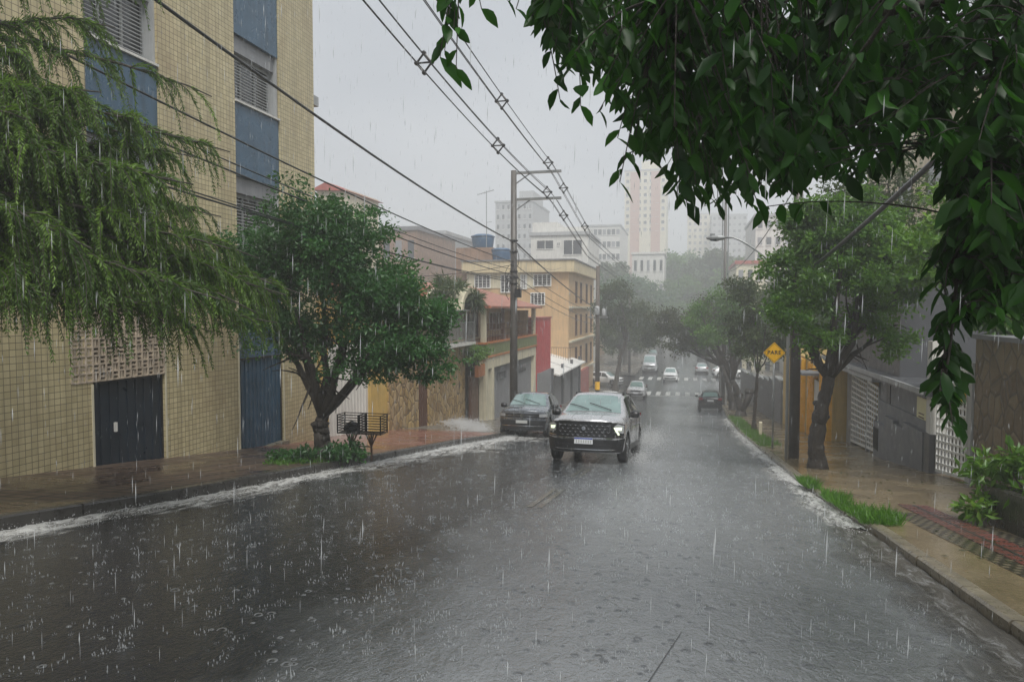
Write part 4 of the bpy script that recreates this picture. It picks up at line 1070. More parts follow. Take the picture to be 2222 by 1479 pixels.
def pare_sign():
    x, y = 2.60, 22.4; c = at(1680, 765, y); x = c[0]
    r = thing('warning_sign', 'yellow diamond sign reading PARE on a thin grey post', 'traffic sign', (x, y, gz(y)+.15))
    mb = MB(); mb.tube([(x, y+.04, gz(y)-.1), (x, y+.04, c[2]+.25)], .03, 10); mb.build('post', M['steel'], r, smooth=True)
    s = .315
    yaw = R(6)
    def rot(u, v): return (x+u*math.cos(yaw), y+u*math.sin(yaw)+v)
    def dia(s, v0, v1):
        mb = MB(); vs = []
        for v in (v0, v1):
            for (u, w) in ((0, -s), (s, 0), (0, s), (-s, 0)):
                q = rot(u, v); vs.append((q[0], q[1], c[2]+w))
        return mb.add(vs, [(0, 1, 2, 3), (7, 6, 5, 4)]+[(i, 4+i, 4+(i+1) % 4, (i+1) % 4) for i in range(4)])
    pl = dia(s, -.006, .006).build('sign_plate', M['sign'], r)
    # thin black border line
    mb = MB()
    for i in range(4):
        a = [(0, -1), (1, 0), (0, 1), (-1, 0)][i]; b = [(0, -1), (1, 0), (0, 1), (-1, 0)][(i+1) % 4]
        vs = []
        for (k, v) in ((s-.03, -.008), (s-.042, -.008)):
            for e in (a, b): q = rot(e[0]*k, v); vs.append((q[0], q[1], c[2]+e[1]*k))
        mb.add(vs, [(0, 1, 3, 2)])
    mb.build('border', M['black'], pl)
    cu = bpy.data.curves.new('sign_text', 'FONT'); cu.body = 'PARE'; cu.size = .165; cu.align_x = 'CENTER'; cu.align_y = 'CENTER'; cu.extrude = .001; cu.offset = .0035; cu.space_character = 1.08
    tmp = bpy.data.objects.new('lettering_curve', cu); COL.objects.link(tmp); bpy.context.view_layer.update()
    me = bpy.data.meshes.new_from_object(tmp.evaluated_get(bpy.context.evaluated_depsgraph_get())); bpy.data.objects.remove(tmp); bpy.data.curves.remove(cu)
    me.materials.clear(); me.materials.append(M['black'])
    o = bpy.data.objects.new('lettering', me); COL.objects.link(o)
    o.parent = pl; q = rot(0, -.009)
    o.location = tuple(np.array([q[0], q[1], c[2]])-origin_of(pl)); o.rotation_euler = (R(90), 0, yaw)
pare_sign()

# litter baskets on Y shaped legs at the left kerb
def litter_basket():
    x0, x1, y, z = -6.98, -6.02, 13.5, gz(13.3)+.15
    r = thing('litter_basket', 'black slatted double litter basket on forked legs beside the round tree', 'litter basket', (-6.5, y, z))
    zb, zt = z+.48, z+.86
    for a, b in ((x0, (x0+x1)/2-.015), ((x0+x1)/2+.015, x1)):
        mb = MB()
        for yy in (y-.16, y+.16):
            for k in range(8): w = zb+(zt-zb)*k/7; mb.box(a, b, yy-.006, yy+.006, w-.008, w+.008)
        for xx in (a, b):
            for k in range(8): w = zb+(zt-zb)*k/7; mb.box(xx-.005, xx+.005, y-.154, y+.154, w-.008, w+.008)
            for yy in (y-.166, y+.166): mb.box(xx-.012, xx+.012, yy-.008, yy+.008, zb-.01, zt+.01)
        for k in range(6): mb.box(a, b, y-.15+k*.06-.005, y-.15+k*.06+.005, zb-.006, zb+.002)
        mb.build('basket', M['black'], r)
    for xx in (x0+.24, x1-.28):
        mb = MB(); mb.tube([(xx, y, z-.1), (xx, y, z+.47)], .022, 8)
        for s in (-1, 1): mb.tube([(xx, y, z+.2), (xx+s*.13, y, z+.47)], .016, 6); mb.tube([(xx, y, z+.22), (xx, y+s*.13, z+.47)], .014, 6)
        mb.build('leg', M['brown'], r)
    boxpart('leg_brace', M['brown'], r, (x0+.24, x1-.28, y-.012, y+.012, z+.18, z+.205))
    t = thing('rubbish_bag', 'black rubbish bag lying in the left half of the slatted basket', 'rubbish bag', (x0+.24, y, zb+.01))
    rs = np.random.RandomState(2); mb = MB(); prof = [(.02, 0), (.14, .01), (.17, .07), (.15, .14), (.08, .19), (.02, .22)]
    mb.lathe((x0+.24, y, zb+.01), prof, 14); mb.v[0] += rs.randn(*mb.v[0].shape)*.008; mb.build('bag_body', M['bag'], t, smooth=True)
litter_basket()

# small stub post on the right verge
r = thing('marker_stub', 'short pale concrete stub in the grass verge before the young tree', 'post', (2.95, 30.0, gz(30)+.15))
mb = MB(); mb.sbox(2.9, 3.02, 29.95, 30.07, gz(30)-.1, gz(30)-.1, gz(30)+.62, gz(30)+.66); mb.build('stub', M['creamL'], r, bevel=.01)

# ================================================================== CABLES
def sagline(p0, p1, sag, n=24):
    t = np.linspace(0, 1, n)[:, None]; p = np.array(p0)*(1-t)+np.array(p1)*t; p[:, 2] -= (4*sag*t*(1-t))[:, 0]; return p
def cable(label, pts, rad, group='service cables', name='overhead_cable'):
    mb = MB(); mb.tube(pts, rad, 6); return props(mb.build(name, M['cable'], None, smooth=True), label, 'cable', group)
def run(*segs):
    return np.vstack([sagline(*s) for s in segs])
cable('thickest dark cable crossing the sky from the tiled block to the concrete pole', run(((-6.9, -6, 7.7), (-6.9, 28.4, 4.33), .62)), .026)
cable('cable dropping from the concrete pole to the wooden pole', run(((-6.85, 28.6, 4.33), (-6.95, 57.9, 1.55), .25)), .03)
for k, (za, zb, x, sag, lab) in enumerate([(5.75, 3.5, -6.9, .45, 'upper thin telephone wire running to the concrete pole'), (5.4, 3.2, -6.95, .5, 'second thin telephone wire under the uppermost one'),
        (5.1, 2.95, -6.85, .4, 'third thin telephone wire behind the feathery branches'), (4.6, 2.8, -6.9, .55, 'fourth thin telephone wire passing over the round tree'),
        (4.3, 2.7, -7.0, .35, 'lowest thin telephone wire before the tiled wall')]):
    cable(lab, run(((x, -6, za), (x, 28.4, zb), sag)), .011 if k % 2 else .015)
for k, (x, za, zb, lab) in enumerate([(-6.85, 3.4, 1.2, 'upper thin wire between the concrete and wooden poles'), (-6.95, 3.0, .7, 'middle thin wire between the concrete and wooden poles'), (-7.0, 2.7, .3, 'lowest thin wire between the concrete and wooden poles')]):
    cable(lab, run(((x, 28.6, za), (x, 57.9, zb), .35)), .014)
cable('thin drop wire from the concrete pole to the orange building', run(((-6.9, 28.6, 4.3), (-10.5, 61, 5.2), .6)), .012)
cable('thin drop wire from the concrete pole to the stone clad house', run(((-6.9, 28.4, 3.4), (-11.5, 18, 2.6), .3)), .012)
cable('thin wire across the far crossing between the poles', run(((-7, 91.9, 1.2), (3.35, 72, 1.6), .4)), .02)
cable('thick black cable bundle slanting down through the right hand leaves', run(((2.6, -2, 4.7), (2.62, 19.2, 2.3), .28)), .035)
cable('thin wire beside the black bundle on the right', run(((2.62, 19.4, 4.6), (2.95, 58.9, 4.6), .7)), .015)

def power_line(label, x, pts_yz, far):
    """three covered conductors hung from a bearer wire by diamond spacers"""
    ys = np.linspace(pts_yz[0][0], far, 60)
    yy = [q[0] for q in pts_yz]; zz = [q[1] for q in pts_yz]
    co = np.polyfit(yy, zz, 2)
    def zof(y): return np.polyval(co, y) if y <= 28.5 else np.interp(y, [28.5, 40, 58, 92], [np.polyval(co, 28.5), np.polyval(co, 28.5)-1.55, np.polyval(co, 28.5)-2.0, np.polyval(co, 28.5)-3.0])
    r = thing('power_line', label, 'power line', (x, ys[0], float(zof(ys[0]))), 'power lines')
    for (dx, dz) in ((0, .17), (-.14, -.02), (.14, -.02), (0, -.17)):
        mb = MB(); mb.tube([(x+dx, y, float(zof(y))+dz) for y in ys], .013 if dz < .1 else .009, 6); mb.build('conductor', M['cable'], r, smooth=True)
    for y in (6, 14.2 if x < -5.35 else 20.4, 20.2 if x < -5.35 else 27.6, 27.7 if x < -5.35 else 31.2, 31.6 if x < -5.35 else 38):
        z = float(zof(y)); mb = MB()
        pts = [(0, .2), (-.17, 0), (0, -.21), (.17, 0)]
        for i in range(4):
            a, b = pts[i], pts[(i+1) % 4]; mb.tube([(x+a[0], y, z+a[1]), (x+b[0], y, z+b[1])], .022, 6)
        mb.tube([(x-.17, y, z), (x+.17, y, z)], .02, 6)
        for a in pts: mb.lathe((x+a[0], y-.05, z+a[1]), [(.02, 0), (.045, .02), (.045, .08), (.02, .1)], 8, axis='y')
        mb.build('spacer', M['black'], r)
power_line('upper power line carried by the top side arm of the concrete pole', -5.3, [(4, 9.2), (14.3, 8.04), (16.9, 7.95), (20.5, 7.66), (27.7, 7.28)], 92)
power_line('lower power line carried by the second side arm of the concrete pole', -5.36, [(4, 7.9), (11.4, 6.95), (14.0, 6.76), (20.2, 6.32), (27.7, 6.17)], 92)

# ================================================================== CARS
def paint(name, col, metal=.5, rough=.28):
    m, nt, p, out = new_mat(name)
    g = coords(nt, geo=False)
    p.inputs['Base Color'].default_value = rgba(col); p.inputs['Metallic'].default_value = metal
    nt.links.new(ramp(nt, noise(nt, g, 9, 4), [(.35, rough*.7), (.65, rough*1.3)]), p.inputs['Roughness'])
    p.inputs['Coat Weight'].default_value = .8; p.inputs['Coat Roughness'].default_value = .04
    bump(nt, noise(nt, g, 90, 2), .06, .002, p)
    return m
PAINT = dict(silver=paint('silver_car_paint', (.42, .425, .44), .4), graphite=paint('graphite_car_paint', (.14, .155, .175), .35), dark=paint('black_car_paint', (.02, .021, .024), .3),
             white=paint('white_car_paint', (.72, .73, .73), 0), lsilver=paint('light_silver_car_paint', (.5, .51, .52), .4), grey=paint('grey_car_paint', (.18, .18, .19)))
CARG = pm('car_glass_sky_tint', (.15, .225, .215), .06, .2, 3, 0, 40, spec=1.0, coat=1.0)  # pale teal base colour stands in for the sky reflected in the glass
CARS = pm('car_side_glass', (.016, .02, .021), .06, .2, 3, 0, 40, spec=.8, coat=.6)
CHROME = pm('car_chrome', (.55, .56, .58), .12, .06, 5, 0, 40, metal=1.0)
DCHROME = pm('dark_chrome', (.09, .093, .10), .35, .06, 5, 0, 40, metal=1.0)
PLASTIC = pm('car_black_plastic', (.012, .012, .013), .35, .2, 9, .1, 60)
LENS = pm('lamp_lens', (.30, .31, .32), .06, .2, 12, .2, 30, coat=1.0, spec=1.0)
REDL = pm('tail_lens', (.22, .012, .015), .1, .2, 8, .1, 30, coat=1.0)
HEADON = emit_mat('lit_headlamp', (.80, .92, .62), .4)
PLATE = pm('plate_white', (.62, .64, .66), .35, .05, 9, 0, 40); PLATEB = pm('plate_blue', (.02, .05, .30), .35, .05, 9, 0, 40); PLATEG = pm('plate_grey', (.36, .37, .36), .35, .05, 9, 0, 40)
RIM = pm('alloy_rim', (.32, .33, .34), .25, .1, 9, 0, 40, metal=.8)

def car_surface(S):
    """returns ring(y) -> 9 half-section points (x,z) from the sill to the roof centre"""
    L, W, H = S['L'], S['W']/2, S['H']
    K = np.array(S['keys'])      # columns: y, sill z, belt z, top z, half width factor, belt width factor, top width factor
    ys = K[:, 0]
    def itp(y, c):
        # smooth (monotone) interpolation
        i = int(np.clip(np.searchsorted(ys, y)-1, 0, len(ys)-2)); t = (y-ys[i])/(ys[i+1]-ys[i]); t = np.clip(t, 0, 1)
        return K[i, c]*(1-t)+K[i+1, c]*t
    def ring(y):
        zs, zb, zt, w, wb, wt = [itp(y, c) for c in range(1, 7)]
        w *= W; wb *= W; wt *= W
        zm = zs+(zb-zs)*.52
        pts = [(0, zs-.02), (w*.86, zs-.02), (w*.965, zs+.03), (w*.995, zs+(zm-zs)*.45), (w, zm), (w*.985, zb-.12*(zb-zs)), (wb, zb),
               (wb+(wt-wb)*.55, zb+(zt-zb)*.55), (wt, zt-.045*max(0, min(1, (zt-zb)*2.2))-.012), (wt*.86, zt-.008), (wt*.5, zt+.012), (0, zt+.018)]
        return np.array(pts)
    return ring

def warp(P, S):
    """plan-view rounding of nose and tail"""
    P = np.array(P, float); L, W = S['L'], S['W']/2
    x = np.abs(P[..., 0])/W; y = P[..., 1]
    f = np.clip((-y-(L/2-1.1))/1.1, 0, 1)**1.3; b = np.clip((y-(L/2-.9))/.9, 0, 1)**1.3
    P[..., 1] += S.get('bend', .22)*x**3*f - S.get('bendr', .16)*x**3*b
    return P

def make_car(name, label, S, loc, heading, body_mat, group=None, detail=2, lit=False, style='suv', pitch=None):
    L, W, H = S['L'], S['W'], S['H']; hw = W/2
    ring = car_surface(S)
    slope = (gz(loc[1]+1.5)-gz(loc[1]-1.5))/3.0
    t = thing(name, label, 'car', (loc[0], loc[1], gz(loc[1])+.004), group)
    # heading 0 = nose towards -Y (towards the camera)
    import mathutils
    e = mathutils.Euler((math.atan(slope), 0, 0)).to_matrix() @ mathutils.Euler((0, 0, heading)).to_matrix()
    t.rotation_euler = e.to_euler()
    ys = sorted(set(list(np.round(np.linspace(-L/2, L/2, 46), 3))+[round(k[0], 3) for k in S['keys']]))
    G = []
    for y in ys:
        r = ring(y); full = np.vstack([r, (r*[-1, 1])[::-1][1:]])[:-1] if False else np.vstack([r, (r[1:-1]*[-1, 1])[::-1]])
        G.append([(a, y, b) for a, b in full])
    G = np.array(G)
    P = warp(G, S); n = P.shape[1]
    mb = MB(); k = len(ys)
    fs = [(i*n+j, i*n+(j+1) % n, (i+1)*n+(j+1) % n, (i+1)*n+j) for i in range(k-1) for j in range(n)]
    mb.add(P.reshape(-1, 3), fs)
    # closed nose and tail as bowed sheets
    for yi, flip in ((0, False), (k-1, True)):
        r = ring(ys[yi]); C = np.zeros((len(r), 13, 3))
        for i, (xx, zz) in enumerate(r):
            C[i, :, 0] = np.linspace(-xx, xx, 13); C[i, :, 2] = zz; C[i, :, 1] = ys[yi]
        mb.grid(warp(C, S), flip=not flip)
    body = mb.build('body', body_mat, t, local=True, smooth=True)
    # wheel arches cut into the shell
    wb_, wr = S['wheelbase']/2, S['wr']
    me = body.data
    bmod = None
    cut = MB()
    for yy in (-wb_, wb_):
        for s in (-1, 1):
            cut.lathe((s*(hw-.14), yy, wr+.01), [(wr+.065, -.22), (wr+.065, .30)] if s > 0 else [(wr+.065, -.30), (wr+.065, .22)], 28, axis='x')
    cu = cut.build('arch_cutter', PLASTIC, None, local=True)
    # weld the body before the boolean
    import bmesh
    bm = bmesh.new(); bm.from_mesh(me); bmesh.ops.remove_doubles(bm, verts=bm.verts, dist=.0006); bmesh.ops.recalc_face_normals(bm, faces=bm.faces); bm.to_mesh(me); bm.free()
    bm = bmesh.new(); bm.from_mesh(cu.data); bmesh.ops.recalc_face_normals(bm, faces=bm.faces); bm.to_mesh(cu.data); bm.free()
    sv = (t.rotation_euler.copy(), t.location.copy()); t.rotation_euler = (0, 0, 0); t.location = (0, 0, 0)
    bl = body.modifiers.new('arches', 'BOOLEAN'); bl.object = cu; bl.operation = 'DIFFERENCE'; bl.solver = 'EXACT'; bl.material_mode = 'TRANSFER'
    bpy.context.view_layer.update()
    dg = bpy.context.evaluated_depsgraph_get()
    nm = bpy.data.meshes.new_from_object(body.evaluated_get(dg)); body.modifiers.clear()
    body.data = nm
    bpy.data.objects.remove(cu)
    t.rotation_euler, t.location = sv
    def fy(x, z, off=0):      # nose surface
        q = warp(np.array([[x, -L/2, z]]), S)[0]; return q[1]-off
    def ry(x, z, off=0):
        q = warp(np.array([[x, L/2, z]]), S)[0]; return q[1]+off
    def patch(nm_, poly, off, mat, th=.02, rear=False, parent=None, sub=6, **kw):
        """thick plate following the nose (or tail), outline (x,z)"""
        pl = [np.array(q, float) for q in poly]; x0 = min(q[0] for q in pl); x1 = max(q[0] for q in pl)
        xs = set(np.round(np.linspace(x0, x1, max(2, int((x1-x0)/.06)+2)), 4)) | {round(float(q[0]), 4) for q in pl}; xs = sorted(xs)
        def span(x):
            zz = []
            for i in range(len(pl)):
                a, b = pl[i], pl[(i+1) % len(pl)]
                if min(a[0], b[0])-1e-3 <= x <= max(a[0], b[0])+1e-3:
                    if abs(a[0]-b[0]) < 2e-3: zz += [a[1], b[1]]
                    else: zz.append(a[1]+(b[1]-a[1])*(x-a[0])/(b[0]-a[0]))
            return min(zz), max(zz)
        Fr, Bk = [], []
        for x in xs:
            lo, hi = span(x); f_, b_ = [], []
            for k in (0, .5, 1):
                z = lo+(hi-lo)*k
                f_.append((x, ry(x, z, off) if rear else fy(x, z, off), z)); b_.append((x, ry(x, z, off-th) if rear else fy(x, z, off-th), z))
            Fr.append(f_); Bk.append(b_)
        Fr, Bk = np.array(Fr), np.array(Bk)
        ring_ = [(i, 0) for i in range(len(xs))]+[(len(xs)-1, 1)]+[(i, 2) for i in range(len(xs)-1, -1, -1)]+[(0, 1)]
        a_ = np.array([Fr[i, j] for i, j in ring_]+[Fr[ring_[0]]]); c_ = np.array([Bk[i, j] for i, j in ring_]+[Bk[ring_[0]]])
        V = np.concatenate([Fr.reshape(-1, 3), c_]); nf = Fr.shape[0]*3; F = []
        for i in range(len(xs)-1):
            for j in (0, 1): F.append((i*3+j, (i+1)*3+j, (i+1)*3+j+1, i*3+j+1))
        for q in range(len(ring_)):
            i, j = ring_[q]; i2, j2 = ring_[(q+1) % len(ring_)]; F.append((i*3+j, nf+q, nf+q+1, i2*3+j2))
        mb = MB(); mb.add(V, F)
        return mb.build(nm_, mat, parent or t, local=True, **kw)
    def side_patch(nm_, y0, y1, u0, u1, mat, off=.008, parent=None, ny=10, nu=4, ycut=None):
        """glass following the cabin side between ring stations: u = 0 belt .. 1 roof edge; both sides, one mesh each"""
        for s in (1, -1):
            G = np.zeros((ny, nu, 3))
            for i in range(ny):
                for j in range(nu):
                    u = u0+(u1-u0)*j/(nu-1)
                    ya = y0(u) if callable(y0) else y0; yb = y1(u) if callable(y1) else y1
                    y = ya+(yb-ya)*i/(ny-1)
                    r = ring(y); a, m, b = r[6], r[7], r[8]
                    p = a+(m-a)*u/.55 if u < .55 else m+(b-m)*(u-.55)/.45
                    G[i, j] = (s*(p[0]+off), y, p[1]+off*.3)
            mb = MB(); mb.grid(warp(G, S), flip=(s < 0)); mb.build(nm_, mat, parent or t, local=True, smooth=True)
    def top_patch(nm_, ya, yb, inset, mat, off=.007, parent=None, ny=9, nx=13):
        """windscreen / rear window following the shell between stations ya..yb"""
        G = np.zeros((ny, nx, 3))
        for i in range(ny):
            y = ya+(yb-ya)*i/(ny-1); r = ring(y)
            xs = np.array([r[11][0], r[10][0], r[9][0], r[8][0]]); zz = np.array([r[11][1], r[10][1], r[9][1], r[8][1]])
            w = r[8][0]-inset
            for j in range(nx):
                x = -w+2*w*j/(nx-1); z = np.interp(abs(x), xs, zz)
                G[i, j] = (x, y, z)
        Gw = warp(G, S)
        # outward normal offset
        du = np.gradient(Gw, axis=0); dv = np.gradient(Gw, axis=1); nn = unit(np.cross(dv, du))
        nn *= np.sign(nn[..., 2:3]+1e-9)
        mb = MB(); mb.grid(Gw+nn*off); return mb.build(nm_, mat, parent or t, local=True, smooth=True)
    K = S['keys']; g = S['glass']
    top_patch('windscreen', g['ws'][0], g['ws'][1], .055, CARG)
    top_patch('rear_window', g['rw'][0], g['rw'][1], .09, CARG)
    A0, A1 = g['side']
    side_patch('side_window', lambda u: A0+.12+u*(g['ws'][1]-A0-.02)*.92, g['bp']-.03, .07, .93, CARS)
    side_patch('side_window', g['bp']+.03, lambda u: A1-.12-u*(A1-g['rw'][0])*.8, .07, .93, CARS)
    # wheels
    for yy in (-wb_, wb_):
        for s in (-1, 1):
            w = thing('wheel', None, None, (0, 0, 0)); del w
            c = (s*(hw-.115), yy, wr)
            mb = MB(); mb.lathe(c, [(wr*.66, -.10), (wr*.93, -.10), (wr, -.075), (wr*1.0, .075), (wr*.93, .10), (wr*.66, .10)], 30, axis='x')
            ty = mb.build('wheel', M['rubber'], t, local=True, smooth=False)
            mb = MB(); mb.lathe(c, [(wr*.655, s*.06), (wr*.66, s*.085), (wr*.60, s*.09)], 26, axis='x')
            for q in range(5):
                a = 2*math.pi*q/5; 
                mb.tube([(c[0]+s*.085, c[1], c[2]), (c[0]+s*.085, c[1]+math.cos(a)*wr*.62, c[2]+math.sin(a)*wr*.62)], [.035, .028], 6)
            mb.build('rim', RIM, ty, local=True)
    for o in [o for o in COL.objects if o.type == 'EMPTY' and o.name.startswith('wheel') and o.parent is None]: bpy.data.objects.remove(o)
    # mirrors
    for s in (-1, 1):
        mb = MB(); r = ring(g['ws'][0]+.32); x, z = r[6][0], r[6][1]+.07; y = g['ws'][0]+.34
        mb.tube([(s*(x-.04), y, z-.05), (s*(x+.06), y-.01, z)], .022, 6)
        B = MB(); B.lathe((s*(x+.12), y-.02, z+.03), [(.03, -.11), (.075, -.09), (.088, 0), (.08, .08), (.03, .115)], 12, axis='x')
        v = B.v[0]; v[:, 1] = (v[:, 1]-(y-.02))*.85+(y-.02); mb.add(v, B.f)
        mb.build('mirror', PLASTIC, t, local=True, smooth=True)
    if detail >= 1:
        zs = K[0][1]
        # rear: lamps, plate
        zl = S.get('tail', 1.0)
        for s in (-1, 1):
            pl = [(s*hw*.60, zl-.07), (s*hw*.93, zl-.09), (s*hw*.95, zl+.10), (s*hw*.62, zl+.07)]
            patch('taillight', pl if s < 0 else pl[::-1], .012, REDL, rear=True)
        patch('number_plate', [(-.22, .74), (.22, .74), (.22, .88), (-.22, .88)], .02, PLATE, rear=True)
        patch('rear_bumper', [(-hw*.86, zs+.01), (hw*.86, zs+.01), (hw*.93, zs+.26), (-hw*.93, zs+.26)], .014, PLASTIC, rear=True)
    if detail == 1:
        zl = S.get('head', .80)
        for s in (-1, 1):
            pl = [(s*hw*.56, zl-.08), (s*hw*.93, zl-.05), (s*hw*.94, zl+.09), (s*hw*.60, zl+.04)]
            patch('headlight', pl if s < 0 else pl[::-1], .012, LENS)
        patch('grille', [(-hw*.52, zl-.09), (hw*.52, zl-.09), (hw*.55, zl+.05), (-hw*.55, zl+.05)], .010, PLASTIC)
        patch('bumper', [(-hw*.70, zs+.05), (hw*.70, zs+.05), (hw*.78, zs+.22), (-hw*.78, zs+.22)], .012, PLASTIC)
        patch('number_plate', [(-.2, zs+.20), (.2, zs+.20), (.2, zs+.33), (-.2, zs+.33)], .035, PLATE)
    # wipers
    if detail >= 1:
        y0 = g['ws'][0]
        for x0, x1 in ((.45, -.12), (-.10, -.62)):
            pts = []
            for q in np.linspace(0, 1, 8):
                x = x0+(x1-x0)*q; y = y0+.03+q*.25
                r = ring(y); z = np.interp(abs(x), [r[11][0], r[10][0], r[9][0], r[8][0]], [r[11][1], r[10][1], r[9][1], r[8][1]])
                pts.append((x, y-.015, z+.03))
            mb = MB(); mb.tube(warp(np.array(pts), S), .010, 5); mb.build('wiper', M['black'], t, local=True)
    return t, dict(fy=fy, ry=ry, patch=patch, ring=ring, side_patch=side_patch, body=body, hw=hw, top_patch=top_patch)

SUV = dict(L=4.30, W=1.80, H=1.63, wheelbase=2.61, wr=.335, bend=.36, bendr=.18, tail=1.0,
    keys=[(-2.15, .30, .79, .95, .93, .90, .82), (-2.05, .26, .85, 1.0, .97, .935, .82), (-1.6, .25, .93, 1.075, 1.0, .95, .80), (-1.02, .25, .99, 1.13, 1.0, .955, .82),
          (-.35, .25, 1.03, 1.535, 1.0, .945, .70), (-.10, .25, 1.04, 1.60, 1.0, .94, .70), (.55, .25, 1.05, 1.625, 1.0, .94, .69), (1.35, .25, 1.07, 1.60, 1.0, .935, .68), (1.62, .26, 1.08, 1.57, 1.0, .93, .675),
          (1.98, .28, 1.08, 1.20, .98, .92, .74), (2.15, .34, .98, 1.08, .93, .88, .78)],
    glass=dict(ws=(-1.0, -.34), rw=(1.66, 1.96), side=(-.86, 1.66), bp=.36))
def hatch(L, W, H, z0=.22):
    return dict(L=L, W=W, H=H, wheelbase=L*.62, wr=.30, bend=.24, bendr=.16, tail=.92, head=.70,
      keys=[(-L/2, .26, .68, .80, .92, .88, .80), (-L/2+.15, z0, .74, .86, .97, .93, .82), (-L/2+.65, z0, .82, .94, 1, .95, .80), (-L/2+1.0, z0, .86, .99, 1, .95, .78),
            (-L/2+1.68, z0, .90, H-.08, 1, .93, .66), (-L/2+2.0, z0, .91, H-.02, 1, .93, .65), (.35, z0, .92, H, 1, .93, .64), (L/2-.65, z0, .94, H-.08, 1, .92, .63),
            (L/2-.14, z0+.04, .93, 1.06, .97, .90, .74), (L/2, .34, .84, .93, .92, .86, .76)],
      glass=dict(ws=(-L/2+1.02, -L/2+1.68), rw=(L/2-.60, L/2-.17), side=(-L/2+1.12, L/2-.62), bp=.18))

# ---- the silver SUV in the middle of the road
t, F = make_car('silver_suv', 'silver SUV with lit headlights and wide patterned grille driving through the rain', SUV, (-2.13, 18.0), R(-2.5), PAINT['silver'], 'cars on the road', detail=2)
hw = .9; pt = F['patch']
pt('nose_panel', [(-.86, .60), (.86, .60), (.885, .90), (.70, .94), (-.70, .94), (-.885, .90)], .012, PLASTIC, th=.03)
gr = pt('grille', [(-.60, .60), (.60, .60), (.66, .76), (.60, .915), (-.60, .915), (-.66, .76)], .022, PLASTIC, th=.05)
mb = MB()
for r_ in range(4):
    z = .645+r_*.072
    for c in range(-5, 6):
        x = c*.122+(.061 if r_ % 2 else 0)
        if abs(x) > .57: continue
        y = F['fy'](x, z, .030)
        mb.add([(x-.042, y, z+.016), (x, y-.012, z-.012), (x+.042, y, z+.016), (x, y-.004, z+.003)], [(0, 1, 2, 3)])
mb.build('grille_mesh', DCHROME, gr, local=True)
pt('grille_bar', [(-.64, .925), (.64, .925), (.60, .957), (-.60, .957)], .03, PLASTIC, th=.04)
pt('chrome_strip', [(-.62, .575), (.62, .575), (.66, .596), (-.66, .596)], .03, CHROME, th=.03)
mb = MB(); mb.lathe((0, F['fy'](0, .80, .05), .80), [(.01, 0), (.045, .0), (.047, .012), (.01, .016)], 20, axis='y'); em = mb.build('emblem', CHROME, gr, local=True)
pt('number_plate', [(-.21, .45), (.21, .45), (.21, .585), (-.21, .585)], .055, PLATE, th=.02, )
npl = t.children[-1]
mb = MB(); mb.box(-.208, .208, F['fy'](0, .5, .059), F['fy'](0, .5, .056), .557, .583); 
mb.build('plate_band', PLATEB, npl, local=True)
mb = MB(); rs = np.random.RandomState(5)
for k in range(7): x = -.17+k*.054; mb.box(x, x+.030, F['fy'](0, .5, .059), F['fy'](0, .5, .056), .472, .54)
mb.build('blurred_marks', PLATEG, npl, local=True)
pt('bumper', [(-.84, .275), (.84, .275), (.89, .585), (.70, .55), (-.70, .55), (-.89, .585)], .014, PLASTIC, th=.03)
lg = pt('lower_grille', [(-.56, .33), (.56, .33), (.62, .44), (-.62, .44)], .026, PLASTIC, th=.02)
pt('skid_strip', [(-.66, .315), (.66, .315), (.70, .338), (-.70, .338)], .036, CHROME, th=.02)
for s in (-1, 1):
    fl = (lambda q: q if s < 0 else q[::-1])
    h = pt('headlight', fl([(s*.68, .72), (s*.86, .70), (s*.875, .88), (s*.74, .915), (s*.67, .86)]), .020, LENS, th=.03)
    pt('lamp_glow', fl([(s*.70, .765), (s*.82, .765), (s*.83, .835), (s*.70, .835)]), .030, HEADON, th=.01, parent=h)
    pt('running_light', fl([(s*.655, .83), (s*.685, .83), (s*.785, .675), (s*.755, .655)]), .034, HEADON if s > 0 else LENS, th=.01, parent=h)
    pt('cheek_strip', fl([(s*.66, .61), (s*.87, .63), (s*.865, .655), (s*.66, .635)]), .03, CHROME, th=.02)
    pt('fog_recess', fl([(s*.68, .36), (s*.82, .38), (s*.84, .54), (s*.72, .54)]), .024, PLASTIC, th=.02)
mb = MB()
for s in (-1, 1):
    for x in (.33, .63):
        pts = [(s*(x+.02*q), -1.95+q*.85, F['ring'](-1.95+q*.85)[10][1]+.006) for q in np.linspace(0, 1, 6)]
        if x < .5: mb.tube(warp(np.array(pts), SUV), .006, 5)
mb.build('bonnet_crease', PAINT['silver'], t, local=True)
for s in (-1, 1):
    mb = MB(); pts = [(s*.60, y, F['ring'](y)[8][1]+.045) for y in np.linspace(-.05, 1.5, 9)]
    mb.tube(pts, .016, 6); mb.box(s*.60-.015, s*.60+.015, -.05, .05, 1.5, 1.62); mb.box(s*.60-.015, s*.60+.015, 1.4, 1.5, 1.5, 1.60)
    mb.build('roof_rail', PLASTIC, t, local=True)
    mb = MB(); mb.box(s*.885-.015, s*.885+.015, -1.0, 1.0, .28, .40); mb.build('side_sill', PLASTIC, t, local=True)
    for y in (.05, .95): mb = MB(); mb.box(s*.905-.01, s*.905+.012, y, y+.17, .84, .865); mb.build('door_handle', CHROME, t, local=True)
    for y in (-.78, .36, 1.2):
        mb = MB(); mb.box(s*.897-.003, s*.897+.006, y, y+.008, .42, 1.0); mb.build('door_gap', M['black'], t, local=True)

